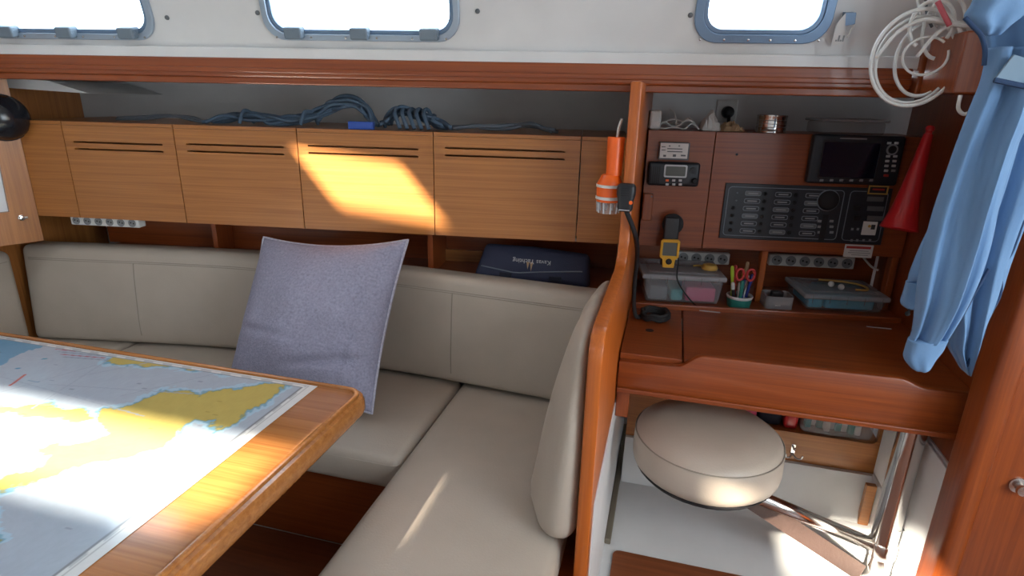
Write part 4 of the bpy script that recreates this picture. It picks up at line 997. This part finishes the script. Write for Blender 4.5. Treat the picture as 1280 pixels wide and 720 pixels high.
# fist microphone on the divider edge
p = py(786, 247, 1.508); c = V((XL+.012, 1.508, p.z)); 
t = thing('fist_microphone', 'black fist microphone clipped to the divider with a dangling lead', 'microphone', (c.x, c.y, c.z-.035))
f = lambda q, u, v, w: (q.x*(1)+(u*-.004 if w < 0 else 0), q.y, q.z)
g = G(); g.rbox(c.x-.024, c.x+.024, c.y-.016, c.y+.014, c.z-.036, c.z+.036, .012, 3, f); part('shell', g, 'black_plastic', t, True)
g = G(); g.lathe([(.005, 0), (.005, .002), (0, .003)], (c.x+.014, c.y-.0165, c.z-.010), (0, -1, 0), 12); part('call_button', g, 'orange', t, True)
for k in range(4): g = G(); g.box(c.x-.012, c.x+.008, c.y-.0172, c.y-.0155, c.z+.006+k*.006, c.z+.008+k*.006); part('grille_slot', g, 'black_rubber', t)
g = G(); g.box(c.x-.015, c.x+.012, c.y-.0168, c.y-.0160, c.z-.031, c.z-.029); part('print_line', g, 'mark_light', t)
# its lead: down the divider to the desk
lead = [V((c.x+.004, c.y, c.z-.036)), V((XR+.012, 1.54, c.z-.10)), V((XR+.018, 1.66, .88)), V((XR+.016, 1.70, .78)), V((XR+.020, 1.72, .70)), V((XR+.03, 1.73, DZ+.012))]
for k in range(40):
    a = k/40*2*math.pi*3.2; lead.append(V((.0+.040*math.cos(a+3.0)+.02*0, 1.755+.035*math.sin(a+3.0), DZ+.010+.006*(k/12)+.003*math.sin(5*a))))
g = G(); g.tube(smooth_path(lead, 4), .0065, 7); part('coiled_lead', g, 'black_rubber', t, 'all')

# ================================================================== RED HORN
tip = py(1162, 163, 1.93); bell = py(1123, 287, 1.88); axd = (tip-bell).normalized(); Lh = (tip-bell).length
t = thing('fog_horn', 'red plastic fog horn hanging mouth down against the aft bulkhead', 'horn', bell)
pr = [(.047, 0), (.049, .003), (.043, .022), (.034, .06), (.026, .12), (.018, .20), (.012, .27), (.009, Lh-.01), (.008, Lh), (0, Lh)]
g = G(); g.lathe([(0, .004), (.040, .004)]+pr, bell, axd, 28); part('horn_body', g, 'red', t, True)
g = G(); g.lathe([(.010, 0), (.012, .006), (.010, .012), (.008, .014), (0, .014)], bell+axd*(Lh-.002), axd, 16); part('mouthpiece', g, 'red', t, True)

# ================================================================== UNDER THE DESK
YU = 1.90
t = thing('bulkhead_locker', 'varnished panel with a rounded pocket opening under the desk', 'panel', (.33, YU, .15))
po = [px_ for px_ in ()]
q0, q1 = py(940, 520, YU), py(1096, 556, YU)
g = G(); g.plate([(XR+.025, .150), (.7435, .150), (.7435, .5515), (XR+.025, .5515)], [rrect(q0.x-.10, q1.x, q1.z, q1.z+.19, .02, 5)], y0=YU, y1=YU+.016); part('panel', g, 'veneer', t)
g = G(); g.box(q0.x-.12, q1.x+.012, YU+.0165, YU+.14, q1.z-.012, q1.z-.002); part('pocket_floor', g, 'veneer', t)
g = G(); g.box(q0.x-.12, q1.x+.012, YU+.1405, YU+.15, q1.z-.012, q1.z+.21); part('pocket_back', g, 'veneer', t)
zq = q1.z-.0015
for (u0, u1, d0, d1, h, m, nm, lab) in ((.00, .14, .02, .10, .10, 'pink', 'red_pouch', 'dark red pouch stuffed in the pocket under the desk'), (.15, .30, .03, .10, .09, 'navy_dark', 'dark_pouch', 'black pouch stuffed in the pocket under the desk'), (.31, .40, .02, .10, .11, 'red', 'red_packet', 'bright red packet standing in the pocket under the desk')):
    w_ = q1.x-q0.x+.02; x0_, x1_ = q0.x-.05+w_*u0*1.25, q0.x-.05+w_*u1*1.25
    g = G(); g.rbox(x0_, x1_-.002, YU+d0, YU+d1, zq, zq+h, .012, 2); tag(part(nm, g, m, None, True), lab, 'pouch')
x0_ = q0.x-.05+(q1.x-q0.x+.02)*.40*1.25+.004; x1_ = q1.x-.012
t = thing('medicine_bag', 'clear plastic bag of small green and white packets in the pocket under the desk', 'bag', ((x0_+x1_)/2, YU+.06, zq))
g = G(); g.rbox(x0_, x1_, YU+.004, YU+.11, zq, zq+.085, .02, 3); part('bag_skin', g, 'clear_plastic', t, True)
random.seed(9)
for k in range(9):
    w_ = (x1_-x0_-.05)/9; xx = x0_+.02+w_*k; hh = random.uniform(.03, .06); y_ = YU+.025+random.uniform(0, .04)
    g = G(); g.rbox(xx, xx+w_*1.0, y_, y_+.03, zq+.006, zq+.006+hh, .004, 1); part('packet', g, ['teal', 'label_white', 'green', 'paper', 'white_plastic'][k % 5], t, True)
# hull slope below the panel
g = G(); g.plate([(1.83, 0.0005), (1.885, .1495), (1.925, .1495), (1.925, .0005)], y0=XR+.025, y1=.7435, plane='yz'); structure(part('wall_footwell', g, 'gelcoat'), 'white sloping footwell side under the desk')
p = py(1101, 630, 1.86); g = G(); g.box(.706, .736, 1.825, 1.845, .0005, .1495, .002); structure(part('trim_footwell', g, 'veneer', None), 'slim veneer strip in the footwell corner')
# coat hook on the panel
p = py(991, 562, YU)
t = thing('coat_hook', 'chrome double coat hook on the varnished panel under the desk', 'hook', (p.x, YU, p.z-.02))
g = G(); g.box(p.x-.007, p.x+.007, YU-.004, YU-.0003, p.z-.020, p.z+.022, .0015); part('plate', g, 'chrome', t)
for sx in (-1, 1):
    g = G(); g.tube(smooth_path([(p.x, YU-.003, p.z-.012), (p.x+sx*.010, YU-.016, p.z-.020), (p.x+sx*.022, YU-.026, p.z-.016), (p.x+sx*.026, YU-.028, p.z-.002)], 5), .0032, 8); part('prong', g, 'chrome', t, 'all')
g = G(); g.tube(smooth_path([(p.x, YU-.003, p.z+.010), (p.x, YU-.018, p.z+.010), (p.x, YU-.024, p.z+.020)], 5), .0035, 8); part('top_prong', g, 'chrome', t, 'all')
# white lockers on the right below the desk
t = thing('side_locker', 'white side locker with dark door gaps below the desk end', 'locker', (.765, 1.63, 0))
g = G(); g.box(.7465, .785, 1.416, 1.90, .0005, .4495, .001); part('carcass', g, 'white_panel', t)
for (y0_, y1_, z0_, z1_) in ((1.42, 1.70, .165, .445), (1.706, 1.89, .165, .445), (1.42, 1.89, .010, .158)):
    g = G(); g.box(.738, .746, y0_, y1_, z0_, z1_, .003); part('door', g, 'white_panel', t)
# stool on swing arm
SC = V((.172, 1.495, 0)); SR = .197; ZT = .458; ZB = .342
t = thing('stool', 'round cream leather stool carried on a chrome swing arm under the desk', 'stool', (.69, 1.60, .0005))
pr = [(0, ZB), (SR*.93, ZB), (SR*.985, ZB+.012), (SR, ZB+.030), (SR*.992, ZT-.030), (SR*.955, ZT-.014), (SR*.88, ZT-.003), (SR*.6, ZT+.006), (SR*.3, ZT+.008), (0, ZT+.009)]
g = G(); g.lathe(pr, (SC.x, SC.y, 0), (0, 0, 1), 48); se = part('seat', g, 'leather', t, True)
g = G(); g.tube([(SC.x+SR*.985*math.cos(a*math.pi/32), SC.y+SR*.985*math.sin(a*math.pi/32), ZT-.022) for a in range(64)], .0018, 5, True); part('seam', g, 'stitch', se, 'all')
g = G(); g.lathe([(0, ZB-.014), (SR*.90, ZB-.014), (SR*.945, ZB-.004), (SR*.945, ZB-.0005), (0, ZB-.0005)], (SC.x, SC.y, 0), (0, 0, 1), 40); part('base_disc', g, 'black_rubber', t, True)
PX, PY_ = .693, 1.60
g = G(); g.lathe([(0, .0005), (.034, .0005), (.034, .5), (0, .5)], (PX, PY_, 0), (0, 0, 1), 28); part('pole', g, 'chrome', t, True)
g = G(); g.lathe([(0, .5005), (.050, .5005), (.050, .512), (.046, .574), (0, .574)], (PX, PY_, 0), (0, 0, 1), 28); part('pole_flange', g, 'steel', t, True)
e0 = V((SC.x+.055, SC.y-.045, ZB-.020)); e1 = V((PX-.02, PY_, .100))
g = G(); g.tube([e0, e1], .0195, 16); part('swing_arm', g, 'chrome', t, 'all')
g = G(); g.lathe([(.036, 0), (.038, .004), (.038, .044), (.036, .048)], (PX, PY_, .075), (0, 0, 1), 28); part('arm_collar', g, 'chrome', t, True)
f1 = V((PX-.045, PY_-.03, .020)); d_ = (f1-e0).normalized(); sd_ = d_.cross(V((-.25, -.78, .57))).normalized()
g = G(); Pn = sd_.cross(d_)
for_ = [e0-sd_*.024, e0+sd_*.024, f1+sd_*.024, f1-sd_*.024]
b = bmesh.new(); vA = [b.verts.new(q) for q in for_]; vB = [b.verts.new(q-Pn*.006) for q in for_]
b.faces.new(vA); b.faces.new(vB[::-1])
for i in range(4): b.faces.new((vA[i], vB[i], vB[(i+1) % 4], vA[(i+1) % 4]))
bmesh.ops.recalc_face_normals(b, faces=b.faces); g.merge(b); part('stay_bar', g, 'rust_steel', t, label='worn brownish flat stay')

# ================================================================== UPPER RIGHT: block, cable coil, tag, jacket
bx0 = py(1190, 117, 1.55).x; bz0 = py(1190, 117, 1.55).z; bz1 = py(1200, 38, 1.55).z
g = G(); g.box(bx0, .7515, 1.55, 1.74, bz0, bz1, .004); tag(part('wooden_block', g, 'mahogany_z', None), 'square varnished wooden block under the white cable coil', 'block')
p0, p1 = FT.at(1142, 118, -.005), FT.at(1161, 64, -.005)
g = G(FT); g.box(p0[0], p1[0], -.010, .05, 1.322, p1[1], .003); structure(part('trim_rail_end', g, 'mahogany_z', None), 'small varnished end post of the rail')
random.seed(21)
g = G(); cc = py(1142, 62, 1.62)
def ring(cx_, cz_, rx, rz, y0_, a0, a1, n=26, tilt=.0, jit=.004):
    return [(cx_+rx*math.cos(lerp(a0, a1, i/n)), y0_+tilt*math.sin(lerp(a0, a1, i/n))+random.uniform(-1, 1)*jit*.3, cz_+rz*math.sin(lerp(a0, a1, i/n))) for i in range(n+1)]
t = thing('cable_coil', 'loosely coiled white cable hanging from the wooden block', 'cable', (cc.x, 1.62, cc.z-.12))
U = 1.62/FPX*1.12
paths = []
paths.append(ring(cc.x+.002, cc.z-.02, 36*U, 41*U, 1.60, .35, 5.9))
paths.append(ring(cc.x+.006, cc.z-.024, 32*U, 37*U, 1.615, .2, 5.6))
paths.append(ring(cc.x+.030, cc.z-.020, 24*U, 32*U, 1.63, .6, 5.2))
paths.append(ring(cc.x+.020, cc.z-.015, 18*U, 16*U, 1.60, .8, 6.6))
paths.append(ring(cc.x+.020, cc.z+.050*1.0, 17*U, 20*U, 1.605, -.6, 4.2))
paths.append(ring(cc.x+.050, cc.z+.045, 16*U, 26*U, 1.62, -.3, 4.6))
pa = py(1128, 28, 1.60); 
paths.append([V((bx0+.03, 1.60, bz1+.012)), V((bx0-.015, 1.59, bz1+.016)), V((cc.x+.0, 1.59, cc.z+.060)), V((cc.x-.045, 1.60, cc.z+.035)), V((cc.x-.078, 1.60, cc.z-.02))])
paths.append([V((bx0+.05, 1.62, bz1+.008)), V((bx0+.0, 1.60, bz1+.020)), V((bx0-.04, 1.59, bz1+.0)), V((bx0-.07, 1.59, bz1-.05))])
for k, P in enumerate(paths):
    g = G(); g.tube(smooth_path(P, 3), .0042 if k not in (3,) else .003, 7); part('cable_turn', g, 'cable_white', t, 'all')
g = G(); g.tube(smooth_path([(bx0+.015, 1.545, bz0-.003), (bx0+.016, 1.543, bz0-.030), (bx0+.030, 1.543, bz0-.042), (bx0+.044, 1.543, bz0-.030), (bx0+.046, 1.545, bz0-.003)], 6), .0042, 7); part('hanging_loop', g, 'cable_white', t, 'all')
g = G(); g.tube(smooth_path([py(1172, 2, 1.58), py(1178, 14, 1.575), py(1187, 32, 1.575)], 5), .0055, 7); part('red_lead', g, 'cable_red', t, 'all', label='short red lead in the coil')
for k in range(4):
    g = G(); g.tube(smooth_path([py(1146+k*11, -6, 1.64), py(1150+k*9, 14+5*k, 1.64), py(1158+k*7, 34, 1.63)], 5), .003, 6); part('strand', g, 'cable_white' if k != 1 else 'plate_grey', t, 'all')
# price-tag like card on the cabin side
c0 = [FWN.at(*q, -.02) for q in ((1047, 30), (1057, 16), (1055, 55), (1039, 56))]
t = thing('paper_tag', 'white folded card tag dangling by the aft window', 'tag', FWN.w(c0[0][0], -.02, c0[2][1]))
g = G(FWN); P = [[(c0[0][0], -.012, c0[0][1]), (c0[1][0], -.024, c0[1][1])], [(c0[3][0], -.018, c0[3][1]), (c0[2][0], -.030, c0[2][1])]]
g.plate([(c0[0][0]-.003, c0[0][1]), (c0[1][0], c0[1][1]), (c0[2][0], c0[2][1]), (c0[3][0], c0[3][1])][::-1], y0=-.022, y1=-.0205); part('card', g, 'label_white', t)
pk = FWN.at(1063, 18)
g = G(FWN); g.plate([(c0[1][0], c0[1][1]), (pk[0]+.006, pk[1]+.006), (pk[0]+.010, pk[1]-.02), (c0[1][0]+.002, c0[2][1]+.04)], y0=-.018, y1=-.002); part('hook_base', g, 'alu_dark', t)
q = [FWN.at(*w_, -.015) for w_ in ((1068, 14), (1069, 26), (1064, 38), (1059, 47))]
g = G(FWN); g.tube(smooth_path([(a_, -.015, b_) for a_, b_ in q], 5), .002, 6); part('string', g, 'cable_white', t, 'all')
for k in range(4):
    x_ = lerp(c0[3][0]+.008, c0[2][0]-.006, k/3); g = G(FWN); g.box(x_-.002, x_+.002, -.0226, -.0219, c0[2][1]+.006, c0[2][1]+.010+.010*(k % 2)); part('print_mark', g, 'mark_dim', t)

# ---- jacket
t = thing('jacket', 'light blue jacket hanging from the door post', 'jacket', py(1180, 462, 1.2))
def loft(rows, Y, dep, nfold, amp, seed, n=44, mrow=6):
    random.seed(seed); ph = [random.uniform(0, 6) for _ in range(5)]
    ys = [r[0] for r in rows]; P = []
    rr = smooth_path([(r[1], r[0], r[2]) for r in rows], mrow)
    for k, q in enumerate(rr):
        xl, y, xr = q; tt = k/(len(rr)-1); A = py(xl, y, Y); B = py(xr, y, Y); row = []
        edge = min(1, .35+3*min(tt, 1-tt)) if tt > .5 else 1
        for i in range(n):
            th = 2*math.pi*i/n; c_ = math.cos(th); s_ = math.sin(th)
            m_ = (1-c_)/2; p_ = A.lerp(B, m_)
            w_ = math.sin(math.pi*m_)
            fold = amp*w_*(math.sin(nfold*math.pi*m_+ph[0]+1.6*tt)+.5*math.sin(2.1*nfold*math.pi*m_+ph[1]-2.2*tt)+.25*math.sin(9*tt+4*m_+ph[2]))
            sgn = -1 if s_ < 0 else 1
            d = dep*edge*math.copysign(abs(s_)**.8, s_)
            row.append(p_+V((0, d+(fold if s_ < 0 else fold*.5), 0)))
        P.append(row+[row[0]])
    g = G(); g.sheet(P)
    bmesh.ops.remove_doubles(g.bm, verts=g.bm.verts, dist=.0002)
    be = [e for e in g.bm.edges if e.is_boundary]
    if be: bmesh.ops.holes_fill(g.bm, edges=be, sides=0)
    bmesh.ops.recalc_face_normals(g.bm, faces=g.bm.faces); return g
part('body', loft([(-12, 1222, 1330), (30, 1228, 1330), (80, 1233, 1330), (130, 1226, 1328), (180, 1212, 1318), (240, 1200, 1296), (290, 1188, 1277), (330, 1182, 1262), (370, 1178, 1249), (405, 1184, 1231), (430, 1184, 1223), (452, 1196, 1209), (462, 1202, 1205)], 1.245, .030, 4.6, .019, 2), 'jacket_blue', t, 'all')
slv = part('sleeve', loft([(60, 1236, 1300), (100, 1228, 1296), (140, 1212, 1288), (180, 1197, 1270), (220, 1183, 1256), (260, 1169, 1246), (300, 1158, 1238), (340, 1150, 1226), (380, 1145, 1208), (410, 1141, 1192), (426, 1136, 1183)], 1.180, .034, 3.6, .017, 5), 'jacket_blue', t, 'all')
part('cuff', loft([(424, 1136, 1184), (436, 1132, 1178), (447, 1130, 1169), (457, 1136, 1162), (463, 1144, 1156)], 1.180, .024, 2.0, .002, 6), 'jacket_blue', slv, 'all')
s2 = part('sleeve', loft([(240, 1186, 1225), (280, 1165, 1210), (310, 1150, 1195), (340, 1138, 1180), (352, 1134, 1172)], 1.268, .022, 2.4, .005, 7), 'jacket_blue', t, 'all')
part('cuff', loft([(352, 1133, 1172), (366, 1129, 1166), (379, 1126, 1156), (386, 1134, 1149)], 1.268, .017, 1.5, .002, 8), 'jacket_blue', s2, 'all')
part('collar', loft([(-14, 1222, 1300), (6, 1214, 1290), (20, 1206, 1278), (32, 1214, 1262), (44, 1224, 1250)], 1.190, .022, 2.0, .005, 9), 'jacket_blue', t, 'all')
# dark bindings: collar edge, open front, pocket flap
def binding(pts, Y, r=.0035): 
    g = G(); g.tube(smooth_path([py(x, y, Y) for x, y in pts], 6), r, 6); part('dark_binding', g, 'jacket_dark', t, 'all')
binding([(1206, 22), (1216, 33), (1226, 44), (1231, 62), (1230, 82)], 1.170)
binding([(1279, 275), (1266, 312), (1252, 338), (1250, 368), (1234, 400), (1226, 425), (1208, 458)], 1.222, .003)
binding([(1236, 336), (1222, 360), (1204, 392), (1188, 418), (1178, 434)], 1.20, .0028)
g = G(); FJ = Frame(py(1280, 90, 1.135), (1, .02, 0)); 
g = G(FJ); c_ = [FJ.at(*q) for q in ((1243, 100), (1300, 112), (1300, 78), (1268, 68))]
g.plate(c_, y0=0, y1=.006, bev=.001); fl = part('pocket_flap', g, 'jacket_grey', t)
g = G(FJ); g.tube([(c_[0][0], .0, c_[0][1]), (c_[1][0], .0, c_[1][1])], .0042, 6); part('flap_zip', g, 'jacket_dark', fl)
p = py(1137, 393, 1.25); g = G(); g.tube([(p.x+.006, 1.262, p.z+.020), (p.x, 1.26, p.z)], .0025, 6); g.ball((p.x, 1.26, p.z-.002), .005); part('cord_toggle', g, 'black_rubber', t, 'all')
hz = py(1262, -14, 1.20).z; hx = XJ+.012
g = G(); g.tube(smooth_path([(hx, 1.200, hz-.012), (hx-.012, 1.215, hz+.014), (hx, 1.262, hz+.030), (hx+.012, 1.215, hz+.014), (hx+.002, 1.200, hz-.012)], 6), .0028, 6); part('hanger_loop', g, 'jacket_dark', t, 'all')
g = G(); g.tube([(hx, 1.3245, hz+.024), (hx, 1.262, hz+.024), (hx, 1.252, hz+.042)], .005, 8); tag(part('jacket_hook', g, 'steel', None, True), 'small steel hook on the door post behind the jacket', 'hook')
